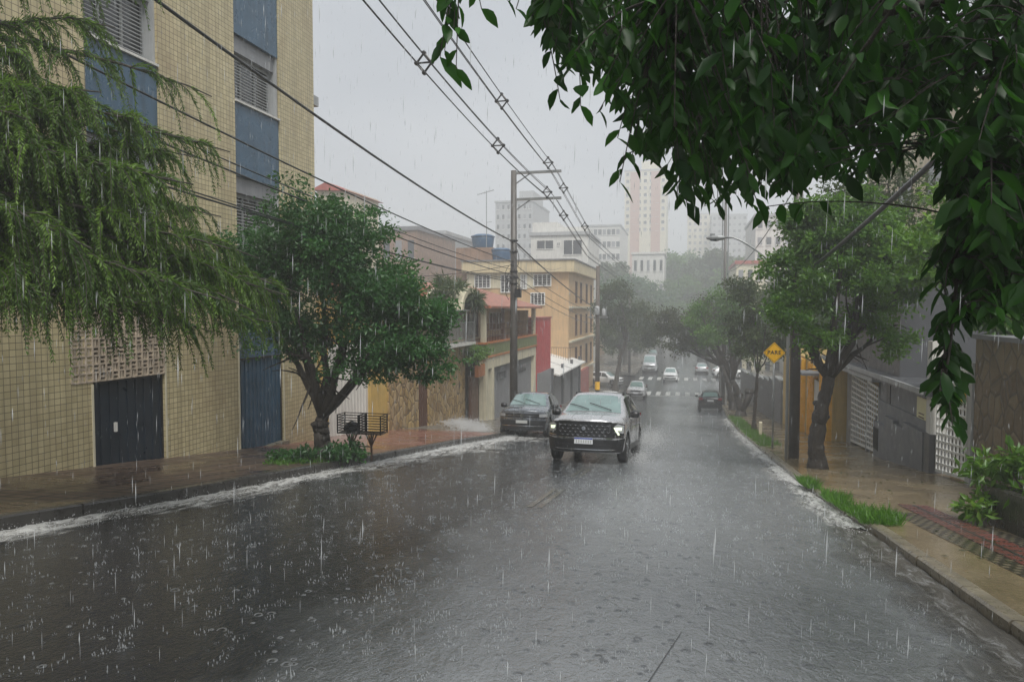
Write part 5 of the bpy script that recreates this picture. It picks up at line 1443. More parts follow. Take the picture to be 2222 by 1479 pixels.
# ---- the dark SUV ploughing through the gutter
t, F = make_car('dark_suv', 'dark graphite SUV throwing up a white spray beside the silver SUV', dict(SUV, W=1.76, L=4.2, keys=[tuple([q[0]*.977, q[1], q[2]*.97, q[3]*.97]+list(q[4:])) for q in SUV['keys']],
    glass=dict(ws=(-.98, -.34), rw=(1.63, 1.91), side=(-.84, 1.62), bp=.36)), (-5.55, 25.8), R(2), PAINT['graphite'], 'cars on the road', detail=2)
pt = F['patch']
g1 = pt('grille', [(-.80, .70), (.80, .70), (.80, .80), (.70, .83), (-.70, .83), (-.80, .80)], .018, PLASTIC, th=.03)
pt('chrome_strip', [(-.80, .755), (.80, .755), (.80, .767), (-.80, .767)], .026, CHROME, th=.02)
pt('chrome_strip', [(-.70, .655), (.70, .655), (.82, .69), (.82, .70), (.70, .672), (-.70, .672), (-.82, .70), (-.82, .69)], .026, CHROME, th=.02)
mb = MB(); mb.lathe((0, F['fy'](0, .76, .035), .765), [(.01, 0), (.062, .0), (.064, .012), (.01, .016)], 20, axis='y'); mb.build('emblem', CHROME, g1, local=True)
pt('bumper', [(-.76, .28), (.76, .28), (.82, .60), (-.82, .60)], .012, PLASTIC, th=.03)
pt('bumper_strip', [(-.70, .40), (.70, .40), (.74, .425), (-.74, .425)], .026, CHROME, th=.02)
pt('number_plate', [(-.20, .50), (.20, .50), (.20, .60), (-.20, .60)], .04, PLATEG, th=.02)
for s in (-1, 1):
    pl = [(s*.60, .72), (s*.85, .73), (s*.855, .84), (s*.60, .82)]
    pt('headlight', pl if s < 0 else pl[::-1], .030, LENS, th=.02)
for s in (-1, 1):
    mb = MB(); pts = [(s*.58, y, F['ring'](y)[8][1]+.045) for y in np.linspace(-.05, 1.4, 9)]; mb.tube(pts, .015, 6); mb.build('roof_rail', CHROME, t, local=True)

# ---- the others
HB = hatch(3.9, 1.70, 1.47); MP = hatch(4.1, 1.72, 1.55)
make_car('black_hatchback', 'black hatchback seen from behind, standing at the right kerb beside the pruned tree', HB, (1.75, 54.3), R(180), PAINT['dark'], 'cars on the road', 1)
make_car('silver_hatchback', 'light silver hatchback facing the camera on the left before the first zebra crossing', HB, (-4.35, 66.5), R(0), PAINT['lsilver'], 'cars on the road', 1)
make_car('white_hatchback', 'white car mostly hidden behind the roof of the silver SUV', HB, (-5.0, 48.0), R(0), PAINT['white'], 'cars on the road', 1)
make_car('white_sedan', 'white car with dark grille coming over the far zebra crossing', HB, (-1.7, 85.0), R(0), PAINT['white'], 'cars on the road', 1)
make_car('grey_sedan', 'silver car standing across the crossing under the right hand trees', HB, (2.0, 94.5), R(180), PAINT['lsilver'], 'cars on the road', 1)
make_car('parked_car', 'white car just past the silver one under the right hand trees', HB, (5.1, 90.5), R(100), PAINT['white'], 'cars on the road', 1)
make_car('parked_car', 'white car waiting in the side street behind the wooden pole', HB, (-8.5, 78.0), R(70), PAINT['white'], 'cars on the road', 1)
for k, (x, y, c, lab) in enumerate([(-5.1, 108, 'dark', 'dark car parked far up the left side behind the van'), (-5.2, 118, 'grey', 'grey car at the far left, beyond the dark one'),
        (-1.2, 124, 'grey', 'grey car tiny in the middle of the far street'), (2.6, 116, 'dark', 'dark car far off at the right kerb'), (2.7, 134, 'grey', 'last grey car before the misty trees')]):
    make_car('parked_car', lab, HB, (x, y), R(0 if x < 1 else 180), PAINT[c], 'cars on the road', 1)
VAN = dict(hatch(4.9, 1.95, 2.25), wheelbase=3.0, head=.85)
VAN['keys'] = [(-2.45, .3, .85, 1.02, .93, .9, .84), (-2.3, .25, .92, 1.15, .98, .95, .85), (-1.95, .25, 1.05, 1.3, 1, .96, .82), (-1.2, .25, 1.1, 2.1, 1, .95, .76), (-.9, .25, 1.1, 2.22, 1, .95, .78), (2.2, .25, 1.1, 2.22, 1, .95, .78), (2.4, .3, 1.1, 2.1, .98, .95, .78), (2.45, .4, 1.0, 1.9, .95, .93, .8)]
VAN['glass'] = dict(ws=(-1.93, -1.22), rw=(2.25, 2.39), side=(-1.75, 1.0), bp=-.4)
make_car('grey_van', 'grey van with dark windscreen beyond the far zebra crossing on the left', VAN, (-4.6, 97.0), R(0), PAINT['lsilver'], 'cars on the road', 1)

# ================================================================== TREES
rs0 = np.random.RandomState(21)
# round tree on the left pavement
b = np.array([-6.85, 12.45, gz(12.45)+.12])
tree('round_street_tree', 'round dense dark green tree growing before the tiled block', b,
     [b, b+[.0, 0, .35], b+[-.02, .02, .65], b+[.02, 0, .9]], .17,
     [(-7.1, 12.5, 2.75, 1.2, 1.2, 1.1), (-8.1, 12.6, 2.2, .85, .9, 1.0), (-6.0, 12.3, 2.3, .9, 1.0, 1.0), (-5.1, 12.2, 1.45, .75, .8, .75), (-6.1, 12.2, 1.25, 1.1, 1.0, .85), (-7.5, 12.2, 1.2, .9, .9, .8), (-4.75, 12.4, .75, .6, .7, .6), (-4.6, 12.4, 1.35, .45, .6, .5), (-5.4, 12.2, .75, .8, .8, .6), (-8.3, 12.5, 1.6, .5, .6, .6), (-6.4, 12.4, 3.2, .9, .8, .6)],
     64000, .08, 31, M['leafR'], M['bark'], 'street trees', clump=.15, per=30, shell=.5, boughs=20,
     limbs=[(-7.9, 12.6, .9), (-7.6, 12.3, .9), (-6.2, 12.3, 1.0), (-5.8, 12.2, .7), (-6.9, 12.6, 2.1), (-7.3, 12.3, 1.6), (-5.2, 12.3, 1.2), (-6.6, 12.8, 1.5), (-8.1, 12.5, 1.8)])
# dark weeds round its foot
bush('foot_shrub', 'dark low shrub growing round the foot of the round tree', (-6.8, 12.2, gz(12.2)+.12), [(-7.2, 12.0, gz(12.2)+.3, .45, .4, .2), (-6.5, 12.5, gz(12.2)+.3, .45, .4, .2), (-6.35, 12.9, gz(12.5)+.22, .3, .3, .16)], 2600, .09, 41, M['leafR'], clump=.1)

# leaning street tree on the right pavement
b = np.array([2.85, 16.7, gz(16.7)+.12])
tree('leaning_street_tree', 'leaning street tree with knobbly dark trunk and bright leaves beside the grey house', b,
     [b, b+[-.04, 0, .55], b+[.02, 0, 1.1], b+[.14, 0, 1.6], b+[.22, 0, 2.0]], .172,
     [(2.4, 16.6, 1.9, .8, .9, .65), (3.4, 16.6, 2.0, .85, .9, .7), (4.2, 16.8, 1.6, .55, .8, .5), (2.05, 16.4, 1.45, .5, .6, .4), (2.9, 16.4, 1.05, .7, .8, .4), (4.3, 16.6, .95, .45, .5, .3), (3.1, 16.8, 2.9, .8, .9, .55), (2.4, 16.8, 2.8, .5, .6, .4), (4.1, 16.8, 2.8, .6, .8, .5), (2.6, 16.2, .58, .3, .3, .10), (3.0, 16.8, 3.7, .8, .9, .5), (3.9, 17.0, 3.6, .6, .8, .6), (2.3, 16.8, 3.5, .5, .6, .45), (4.5, 16.8, 2.2, .5, .7, .5), (3.4, 16.9, 2.5, .8, .8, .5), (4.6, 17.0, 3.3, .6, .7, .5), (1.95, 16.5, 2.4, .5, .5, .45)],
     40000, .095, 32, M['leafB'], M['bark'], 'street trees', clump=.15, per=26, shell=.6, boughs=8,
     limbs=[(2.35, 16.6, 1.5), (4.2, 16.9, 1.2), (3.4, 16.7, 2.2), (4.4, 16.8, 2.0), (2.3, 16.6, 2.2), (3.3, 16.8, 3.1), (2.6, 16.5, 1.0), (4.3, 16.8, 3.0)])
# taller sparse tree behind it
b = np.array([7.2, 22.5, gz(22)+.12])
tree('tall_sparse_tree', 'taller thin leaved tree with sky showing through, behind the leaning tree', b, [b, b+[-.4, -.6, 2.6], b+[-1.6, -2.2, 5.0]], .14,
     [(3.6, 18.9, 4.1, .9, .9, .9), (4.7, 19, 4.6, 1.0, .9, 1.0), (3.0, 18.9, 3.5, .7, .7, .6), (4.9, 19.2, 3.4, .9, .9, .8), (4.0, 19, 3.0, .9, .8, .6)], 9000, .10, 33, M['leafG'], M['bark'], 'street trees', clump=.28, per=22)
b = np.array([3.05, 33.8, gz(33.8)+.12])
tree('young_street_tree', 'slim young street tree on the right verge behind the diamond sign', b, [b, b+[.03, 0, 1.3], b+[.1, 0, 2.2], b+[.12, 0, 2.6]], .085,
     [(3.0, 33.8, .0, .9, .9, .8), (3.8, 33.8, .3, 1.0, .9, .9), (2.4, 33.8, .9, .9, .9, .9), (3.6, 33.8, 1.6, 1.1, 1, .9), (2.7, 33.8, 2.2, .9, .9, .8)], 12000, .13, 34, M['leafG'], M['bark'], 'street trees', clump=.26, per=28)
b = np.array([3.55, 48.5, gz(48.5)+.12])
tree('pruned_street_tree', 'old forked tree with a pruned knob on its short trunk at the right kerb', b, [b, b+[-.15, 0, .9], b+[-.25, 0, 1.6], b+[-.6, 0, 2.3]], .27,
     [(2.4, 48.5, .6, 1.5, 1.4, 1.1), (3.8, 48.5, 1.2, 1.6, 1.5, 1.4), (1.6, 48.5, -.3, 1.2, 1.1, .9), (4.2, 48.5, -.4, 1.4, 1.2, .9), (2.8, 48.5, 2.2, 1.4, 1.3, .9), (1.0, 48.5, 1.1, 1.0, 1.0, .8)], 17000, .17, 35, M['leafB'], M['bark'], 'street trees', clump=.34, per=28)
mb = MB(); rs = np.random.RandomState(4); kt = bpy.data.objects['pruned_street_tree']
mb.tube([b+[.02, -.1, .3], b+[.35, -.1, .95], b+[.5, -.1, 1.5]], [.2, .2, .26], 10, jit=.3, rs=rs); mb.lathe((b[0]+.5, b[1]-.1, b[2]+1.4), [(.16, 0), (.30, .1), (.31, .25), (.2, .38), (.05, .42)], 12); mb.build('pruned_limb', M['bark'], kt, smooth=True)
b = np.array([3.45, 54.5, gz(54.5)+.12])
tree('broad_street_tree', 'olive crowned tree reaching over the road above the black hatchback', b, [b, b+[-.2, 0, 1.2], b+[-.5, 0, 2.2], b+[-.9, 0, 3.2]], .24,
     [(2.0, 55, .4, 1.9, 1.6, 1.4), (.2, 56, .0, 1.8, 1.6, 1.5), (-1.4, 56.5, .3, 1.4, 1.3, 1.1), (1.0, 56, 1.5, 1.7, 1.5, 1.0), (-.4, 56, -1.4, 1.2, 1.1, .8), (3.6, 55, 1.7, 1.5, 1.4, 1.2), (-2.4, 56.5, .8, .8, .8, .6)], 17000, .19, 36, M['leafO'], M['bark'], 'street trees', clump=.38, per=26)
b = np.array([3.9, 66, gz(66)+.12])
tree('corner_street_tree', 'green tree at the right corner of the first zebra crossing', b, [b, b+[-.1, 0, 1.6], b+[-.3, 0, 3.0]], .22,
     [(3.4, 66, -.8, 1.8, 1.6, 1.3), (1.4, 67, -1.3, 1.5, 1.4, 1.1), (4.6, 66, .8, 1.8, 1.6, 1.3), (2.5, 66, .8, 1.8, 1.6, 1.3)], 12000, .22, 37, M['leafG'], M['bark'], 'street trees', clump=.4, per=26)
b = np.array([-6.7, 70.0, gz(70)+.12])
tree('misty_street_tree', 'greyish tree with forked leaning trunk beside the wooden pole', b, [b, b+[.25, 0, 2.0], b+[.6, 0, 3.6], b+[1.0, 0, 5.0]], .22,
     [(-5.6, 70, 1.0, 1.9, 1.6, 1.6), (-7.2, 70, .6, 1.6, 1.5, 1.8), (-4.2, 70, .2, 1.5, 1.3, 1.5), (-6.4, 70, 2.8, 1.7, 1.5, 1.4), (-3.6, 70, -1.2, 1.0, 1.0, .8)], 13000, .23, 38, M['leafG'], M['barkG'], 'street trees', clump=.42, per=24)
# small palm-like and climbing greenery on the stone house
bush('balcony_shrub', 'green shrub overhanging the gate beam of the balcony house', (-9.3, 31.4, -.9), [(-9.2, 31.2, -.45, .5, .8, .35), (-9.3, 30.4, -.55, .4, .6, .3)], 1500, .13, 42, M['bush'])
bush('palm_crown', 'feathery palm crown over the stone clad house beside its arch', (-10.4, 30.2, 1.2), [(-10.3, 30.5, 2.3, .9, 1.2, .55), (-9.6, 31.5, 1.9, .5, .8, .4)], 2200, .45, 43, M['leafG'], lw=.12, droop=.6)

# distant trees: one prototype of each habit, copied
def proto_tree(name, label, pos, s, seed, mat, h=1.0):
    b = np.array([0, 0, 0.])
    t = tree(name, label, b, [b, b+[.1, 0, 2.4], b+[.2, 0, 4.2]], .28,
        [(0, 0, 6.6, 2.6, 2.4, 1.8), (-1.8, .3, 5.2, 1.9, 1.9, 1.4), (1.9, -.2, 5.6, 2.0, 2.0, 1.5), (.3, .5, 8.0, 1.8, 1.8, 1.2), (-.6, -.8, 4.6, 1.7, 1.6, 1.1)], 9000, .34, seed, mat, M['barkG'], 'distant trees', clump=.55, per=22)
    return t
def place(t, x, y, s, rz, label=None, first=False, sz=None, dz=0):
    o = t
    if not first:
        o = t.copy(); COL.objects.link(o)
        for ch in t.children:
            c = ch.copy(); COL.objects.link(c); c.parent = o
        o['label'] = label
    o.location = (x, y, gz(y)-.1+dz); o.scale = (s, s, sz or s); o.rotation_euler = (0, 0, rz)
    return o
PA = proto_tree('distant_tree', 'misty tree left of the striped tower at the street end', 0, 1, 51, M['leafG'])
PB = proto_tree('distant_tree', 'bright pale tree below the hazy tower', 0, 1, 52, M['leafB'])
PC = proto_tree('distant_tree', 'dark tree next to the columned house', 0, 1, 53, M['leafR'])
spots = [(PA, -8.0, 88, .95, 'tree behind the wooden pole at the far left corner'), (PA, -8.5, 104, 1.2, 'second tree of the left far row'), (PA, -8.3, 122, 1.3, 'third tree of the left far row'),
         (PC, -14.5, 112, 1.6, 'big tree rising behind the left far row'), (PC, -20, 100, 1.5, 'dense tree over the roof right of the white house'), (PA, -26, 124, 1.7, 'pale tree right behind the white apartment house'),
         (PC, -11, 138, 1.8, 'tall tree left of the columned house'), (PB, -3.0, 172, 2.0, 'pale wide tree closing the view at the street end'), (PA, 4.5, 160, 2.0, 'wide misty tree right of the street end'),
         (PB, 10, 150, 1.9, 'bright misty tree below the hazy towers'), (PC, 7.5, 118, 1.35, 'round tree of the right far row'), (PA, 6.8, 100, 1.05, 'nearest tree of the right far row'),
         (PC, 15, 135, 1.9, 'dark tree behind the brown topped house'), (PA, 12, 175, 2.3, 'large misty tree in front of the slab tower'), (PB, 21, 165, 2.4, 'tree on the right skyline'),
         (PC, -33, 130, 2.0, 'hilltop tree behind the water tanks'), (PA, -42, 120, 1.9, 'tree left of the water tanks on the skyline'), (PB, 0.5, 205, 2.2, 'farthest tree above the street end'), (PA, -9, 200, 2.3, 'far misty tree left of the street end'), (PC, 5.2, 84, .8, 'tree on the right corner past the crossing'),
         (PA, 8.5, 58, 1.15, 'tree over the grey boundary wall on the right'), (PB, 8.8, 47, 1.05, 'bright garden tree behind the grey boundary wall'), (PC, 9.6, 70, 1.3, 'dark garden tree at the end of the grey boundary wall')]
place(PA, -16, 150, 1.9, .4, first=True); place(PB, -.5, 150, 1.5, 1.2, first=True); place(PC, -6.5, 152, 1.6, 2.2, first=True)
for k, (pt_, x, y, s, lab) in enumerate(spots): place(pt_, x, y, s, rs0.uniform(0, 6.28), lab, sz=s*rs0.uniform(.85, 1.1))

# ---- the feathery tree leaning in from the left: drooping plumes of needles
def plume_tree():
    rs = np.random.RandomState(77)
    base = np.array([-8.3, 4.9, gz(4.9)+.12])
    t = thing('feathery_tree', 'feathery conifer with drooping plumes hanging before the tiled block', 'tree', base)
    mb = MB(); top = base+[.5, .4, 6.6]
    mb.tube([base, base+[.1, .1, 1.6], base+[.25, .2, 3.6], top], [.24, .2, .16, .10], 12, jit=.2, rs=rs); mb.build('trunk', M['bark'], t, smooth=True)
    def tr(z): return base+np.array([.5, .4, 6.6])*np.clip((z-base[2])/6.6, 0, 1)
    limbs = []
    mb = MB()
    # (start height, px, py, Y) of limb tips, real positions on rays at their own distance
    tips = [(4.0, 60, 190, 6.4), (4.4, 250, 60, 6.6), (5.0, 330, -40, 6.8), (3.9, 460, 210, 7.2), (3.6, 500, 330, 7.2), (3.3, 400, 300, 6.6), (3.0, 560, 560, 7.0), (2.8, 660, 640, 7.3), (2.6, 520, 600, 6.5),
            (2.4, 420, 640, 6.2), (2.2, 300, 620, 6.0), (2.0, 180, 600, 5.8), (2.6, 600, 700, 7.0), (3.0, 300, 420, 6.0), (3.4, 200, 300, 5.8), (2.6, 100, 480, 5.6), (2.2, 460, 720, 6.6), (3.0, 480, 470, 6.9), (2.3, 60, 620, 5.4),
            (3.2, 30, 330, 5.7), (2.7, 380, 520, 6.3), (4.8, 120, -60, 6.2), (2.9, 240, 500, 6.6), (2.6, 620, 640, 6.4), (2.5, 560, 680, 6.2), (2.9, 500, 540, 6.0), (2.4, 360, 700, 5.8), (2.2, 480, 650, 5.6), (3.0, 420, 400, 5.9), (2.2, 250, 680, 5.4), (2.6, 640, 660, 7.6), (2.3, 120, 640, 5.2), (3.3, 300, 330, 6.4), (3.2, 120, 330, 5.4), (2.9, 20, 450, 5.3), (2.5, 200, 540, 5.3), (3.6, 220, 200, 5.9), (3.5, 340, 280, 6.3), (3.1, 60, 260, 5.3), (3.7, 60, 120, 6.0), (3.2, 420, 340, 6.6), (3.0, 180, 380, 5.6), (2.5, 580, 640, 6.8), (3.6, 130, 230, 6.9)]
    for (z0, px, py, Y) in tips:
        p = at(px, py, Y); s = tr(z0+rs.uniform(-.3, .3)); mid = (s+p)/2+[0, 0, .25+rs.uniform(0, .3)]
        pts = bez(s, mid, p, 12); pts[1:-1] += rs.randn(10, 3)*.025
        L = np.linalg.norm(p-s); mb.tube(pts, np.linspace(.035, .007, 12), 6); limbs.append(pts)
    # plumes
    Ps, Ds, Ls, Ws, Ts = [], [], [], [], []
    nplume = 0
    for li, pts in enumerate(limbs):
        dense = 100 if li > 5 and li != 21 and li != 24 else 44
        # secondary branchlets
        for q in range(dense):
            u = rs.uniform(.22, 1.0); i = int(u*(len(pts)-2)); s = pts[i]+(pts[i+1]-pts[i])*rs.rand()
            dirn = unit(pts[min(i+1, len(pts)-1)]-pts[i])+rs.randn(3)*.55; dirn[2] *= .5; dirn = unit(dirn)
            ln = rs.uniform(.30, .72)
            e = s+dirn*ln*.62+np.array([0, 0, -ln*rs.uniform(.45, .95)])
            m = s+dirn*ln*.5+np.array([0, 0, .04])
            n = 9; c = bez(s, m, e, n); mb.tube(c, np.linspace(.0055, .002, n), 4, cap=False)
            tint = rs.rand()
            # side sprays with needles
            k = int(ln*46)
            uu = np.linspace(.05, 1, k); idx = uu*(n-1); i0 = np.clip(idx.astype(int), 0, n-2); fr = (idx-i0)[:, None]
            cp = c[i0]*(1-fr)+c[i0+1]*fr; td = unit(c[i0+1]-c[i0])
            side = unit(np.cross(td, rs.randn(3))); up_ = np.cross(side, td)
            for sgn in (-1, 1, 0):
                ll = np.full(k, .078)*(1-.45*uu)*(.8+.5*rs.rand(k))
                d = unit(td*.75+side*sgn*.75+up_*(.75 if sgn == 0 else .15)+np.array([0, 0, -.35])+rs.randn(k, 3)*.16)
                Ps.append(cp); Ds.append(d); Ls.append(ll); Ws.append(np.full(k, .0125)); Ts.append(np.clip(tint*.7+rs.rand(k)*.3, 0, 1))
            nplume += 1
    mb.build('branches', M['barkG'], t, smooth=True)
    P = np.concatenate(Ps); V, F = leaf_quads(P, np.concatenate(Ds), np.concatenate(Ls), np.concatenate(Ws), rs, .1)
    raw_mesh('crown', V, F, M['leafF'], t, np.repeat(np.concatenate(Ts), 2))
plume_tree()

# ---- the big leaved tree overhanging the upper right, close to the viewer
def big_leaves(P, D, L, W, rs):
    """curved, folded leaves with pointed tips: 5 midrib stations"""
    n = len(P); D = unit(D)
    S = unit(np.cross(D, unit(rs.randn(n, 3)*.6+np.array([0, 0, 1.])))); Nn = np.cross(S, D)
    u = np.array([0, .18, .42, .68, .88, 1.0]); w = np.array([.05, .36, .5, .42, .18, .0])
    bend = (-.25+.2*rs.rand(n))[:, None]; fold = (.10+.22*rs.rand(n))[:, None]
    cols = []
    for a, b in zip(u, w):
        mid = P+D*(L[:, None]*a)+Nn*(bend*L[:, None]*a*a)
        wv = wave = (1+.12*rs.randn(n))[:, None]
        cols += [mid+S*W[:, None]*b*wv+Nn*W[:, None]*b*fold*2, mid, mid-S*W[:, None]*b*wave+Nn*W[:, None]*b*fold*2]
    V = np.stack(cols, 1).reshape(-1, 3); k = len(u)*3
    b0 = np.arange(n)[:, None]*k; F = []
    for i in range(len(u)-1):
        for j in (0, 1):
            a = i*3+j; F.append(b0+[a, a+1, a+4, a+3])
    F = np.stack(F, 1).reshape(-1, 4)
    return V, F, (len(u)-1)*2

def overhang():
    rs = np.random.RandomState(5)
    base = np.array([4.15, 2.3, gz(2.3)+.12])
    t = thing('overhanging_tree', 'large leaved dark tree overhanging the street close by', 'tree', base)
    mb = MB(); fork = base+[-.1, .2, 3.0]
    mb.tube([base, base+[.05, .05, 1.2], base+[-.05, .1, 2.2], fork], [.27, .22, .2, .18], 14, jit=.2, rs=rs); mb.build('trunk', M['bark'], t, smooth=True)
    mb = MB()
    hubs = []
    for (px, py, Y) in [(1250, -60, 3.1), (1450, 60, 3.4), (1600, 150, 3.8), (1750, 60, 3.6), (1900, 120, 3.6), (2050, 200, 3.4), (2150, 330, 3.2), (1350, 120, 4.2), (1550, 250, 4.4), (1000, -90, 2.9), (1700, 220, 4.6), (2000, 60, 4.4), (2120, 480, 3.3), (1850, 200, 4.8), (1500, -120, 2.6), (2200, 120, 3.0)]:
        p = at(px, py, Y); m = (fork+p)/2+np.array([0, 0, .45]); pts = bez(fork+rs.randn(3)*.06, m, p, 14); pts[1:-1] += rs.randn(12, 3)*.02
        mb.tube(pts, np.linspace(.06, .010, 14), 7); hubs.append(pts)
    sub = []
    for q in range(90):
        h = hubs[rs.randint(len(hubs))]; k = rs.randint(5, 13); e = h[k]+np.array([rs.randn()*.45, rs.randn()*.4, rs.uniform(-.35, .15)])
        pts = bez(h[k], (h[k]+e)/2+[0, 0, .08], e, 8); mb.tube(pts, np.linspace(.011, .004, 8), 5); sub.append(pts[2:])
    hub = np.vstack([h[5:] for h in hubs]+sub)
    xs = [880, 1150, 1200, 1260, 1340, 1420, 1480, 1560, 1640, 1700, 1760, 1850, 1910, 1980, 2040, 2090, 2130, 2180, 2330]
    yb = [-60, -20, 180, 220, 300, 380, 390, 410, 470, 460, 400, 370, 350, 350, 380, 560, 620, 640, 660]
    P, D, L, W, T = [], [], [], [], []
    def twig(tip, nl, spread=.85, tw=.30, size=1.0, col=None):
        j = np.argmin(np.linalg.norm(hub-tip, axis=1)+rs.rand(len(hub))*.15); s = hub[j]
        m = (s+tip)/2+np.array([0, 0, .10]); c = bez(s, m, tip, 9); mb.tube(c, np.linspace(.0045, .002, 9), 5, cap=False)
        ct = rs.rand() if col is None else col
        for q in range(nl):
            u = 1-(q/max(1, nl))**1.2*tw/max(.3, np.linalg.norm(tip-s)); i = np.clip(u, .3, 1)*8; i0 = min(7, int(i)); p = c[i0]+(c[i0+1]-c[i0])*(i-i0)
            a = q*2.4+rs.rand()*.8; d = np.array([math.cos(a)*spread, math.sin(a)*spread, -rs.uniform(.5, 1.5)])
            P.append(p); D.append(d); L.append(size*rs.choice([.65, .85, 1, 1.2])*rs.uniform(.08, .13)); W.append(L[-1]*rs.uniform(.34, .46)); T.append(np.clip(.6*ct+.4*rs.rand(), 0, 1))
    # silhouettes along the lower edge
    for (px, py, Y, n) in [(985, 60, 2.9, 5), (965, 110, 2.9, 5), (1045, 20, 2.8, 4), (975, 20, 3.0, 4), (955, 125, 2.9, 5), (990, 150, 2.9, 4), (1490, 440, 3.2, 6), (1550, 430, 3.3, 6), (1650, 450, 3.3, 6), (1470, 420, 3.1, 5), (1100, 0, 2.9, 4), (1120, 20, 2.9, 3), (1190, 60, 3.0, 5), (1205, 100, 3.0, 5), (1180, 20, 3.0, 5), (1230, 150, 3.1, 7), (1215, 215, 3.2, 6), (1260, 230, 3.2, 7),
            (1300, 240, 3.3, 7), (1340, 300, 3.2, 7), (1370, 350, 3.2, 6), (1345, 395, 3.0, 5), (1400, 330, 3.4, 7), (1460, 330, 3.4, 7), (1475, 400, 3.0, 6), (1440, 290, 3.2, 7), (1520, 340, 3.5, 7), (1510, 400, 3.1, 5), (1560, 350, 3.4, 7), (1600, 400, 3.2, 7), (1640, 430, 3.1, 7), (1620, 380, 3.5, 7), (1680, 400, 3.3, 7), (1720, 340, 3.5, 7),
            (1790, 320, 3.6, 7), (1840, 380, 3.6, 6), (1880, 300, 3.6, 6), (1930, 300, 3.5, 6)]:
        twig(at(px, py, Y), n)
    for k in range(1050):
        px = rs.uniform(1180, 2330); top = -160
        b_ = np.interp(px, xs, yb)-70
        py = top+(b_-top)*rs.rand()**.85; Y = rs.uniform(2.7, 5.4)
        twig(at(px, py, Y), rs.randint(6, 9), col=None)
    for k in range(170):
        px = rs.uniform(1380, 1960); py = rs.uniform(180, np.interp(px, [1380, 1480, 1640, 1720, 1960], [330, 440, 470, 420, 350])); twig(at(px, py, rs.uniform(3.0, 4.6)), 7)
    # above the frame and behind the viewer: the rest of the crown
    for k in range(300):
        p = np.array([rs.uniform(-.6, 6.5), rs.uniform(-.5, 5.0), rs.uniform(3.6, 5.8)])
        twig(p, 6)
    # strand hanging down at the right
    strand = [at(2075, 300, 3.2), at(2090, 480, 3.2), at(2060, 620, 3.15), at(2065, 740, 3.1), at(2045, 850, 3.1)]
    mb.tube(bez(strand[0], strand[2]+[.05, 0, 0], strand[4], 14), np.linspace(.012, .004, 14), 5); hub = np.vstack([hub]+[bez(strand[0], strand[2], strand[4], 14)])
    for k in range(46):
        py = rs.uniform(330, 930); cx_ = np.interp(py, [300, 480, 620, 740, 850, 930], [2075, 2090, 2062, 2062, 2050, 2068]); w_ = np.interp(py, [300, 650, 800, 930], [50, 42, 26, 10])
        twig(at(cx_+rs.uniform(-w_, w_), py, rs.uniform(3.0, 3.35)), rs.randint(3, 6), size=.82, col=rs.uniform(.1, .6))
    for (px, py, n, c) in [(2075, 400, 6, None), (2100, 520, 7, .5), (2070, 560, 7, .6), (2050, 640, 6, .4), (2100, 640, 6, .5), (2070, 700, 7, .3), (2030, 720, 4, .5), (2050, 760, 7, .2), (2075, 800, 6, .3), (2030, 840, 5, .2), (2055, 860, 7, .2), (2075, 900, 4, .2), (2020, 800, 4, .4),
            (2150, 560, 7, .5), (2180, 600, 7, .4), (2210, 660, 7, .3), (2150, 640, 6, .4), (2200, 500, 8, .3), (2230, 580, 8, .3), (2160, 700, 5, .4), (2120, 450, 7, .5), (2180, 380, 8, .2), (2230, 300, 8, .2), (2220, 420, 8, .2), (2240, 640, 7, .2)]:
        twig(at(px, py, rs.uniform(3.0, 3.4)), n, size=.95, col=c)
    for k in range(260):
        px = rs.uniform(2085, 2420); py = rs.uniform(150, np.interp(px, [2085, 2150, 2300], [560, 680, 740])); twig(at(px, py, rs.uniform(2.8, 4.6)), 6, col=rs.uniform(.3, 1.0))  # lighter tint range paints the lit look of these right-edge leaves
    mb.build('branches', M['bark'], t, smooth=True)
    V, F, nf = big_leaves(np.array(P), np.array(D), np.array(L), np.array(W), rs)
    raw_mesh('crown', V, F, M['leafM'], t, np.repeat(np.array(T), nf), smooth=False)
    # a lime green young spray between this tree and the street tree
    b2 = at(1960, 520, 8.0)
overhang()
# lime green garden tree behind the driveway gate
b = np.array([5.75, 14.9, gz(14.9)])
tree('lime_garden_tree', 'lime green young tree leaning over the driveway gate behind the hanging leaves', b, [b, b+[-.1, .0, 2.0], b+[-.35, 0, 3.6]], .07,
     [(4.5, 14.3, 2.35, .55, .5, .35), (5.2, 14.5, 2.0, .6, .5, .45), (5.0, 14.5, 3.2, .8, .6, .6), (5.6, 14.6, 1.4, .5, .5, .45), (4.0, 14.2, 2.75, .4, .4, .25)], 6500, .12, 39, M['bush'], M['bark'], 'street trees', clump=.15, per=24)

# ================================================================== GRASS, WEEDS
def grass(name, label, y0, y1, xa, xb, n, h, seed, kind='stuff', lift=.09):
    rs = np.random.RandomState(seed); y = y0+(y1-y0)*rs.rand(n)
    a = np.array([xa(v) for v in y]); b_ = np.array([xb(v) for v in y]); x = a+(b_-a)*rs.rand(n)
    keep = (np.sin(x*7+y*2.3)+np.sin(y*3.1-x*4)+rs.randn(n)*.6) > -.1; x, y = x[keep], y[keep]; n = len(x)
    cl = .5+.5*np.sin(x*19+np.sin(y*7)*2)*np.sin(y*13+1); h = h*(.45+.9*cl)
    P = np.stack([x, y, gzv(y)+lift], 1); D = unit(np.stack([rs.randn(n)*.6, rs.randn(n)*.6, np.ones(n)], 1))
    V, F = leaf_quads(P, D, h*(.5+.9*rs.rand(n)), np.full(n, .012), rs, .1)
    return raw_mesh(name, V, F, M['grass'], None, np.repeat(rs.rand(n), 2), label=label, cat='grass', kind=kind)
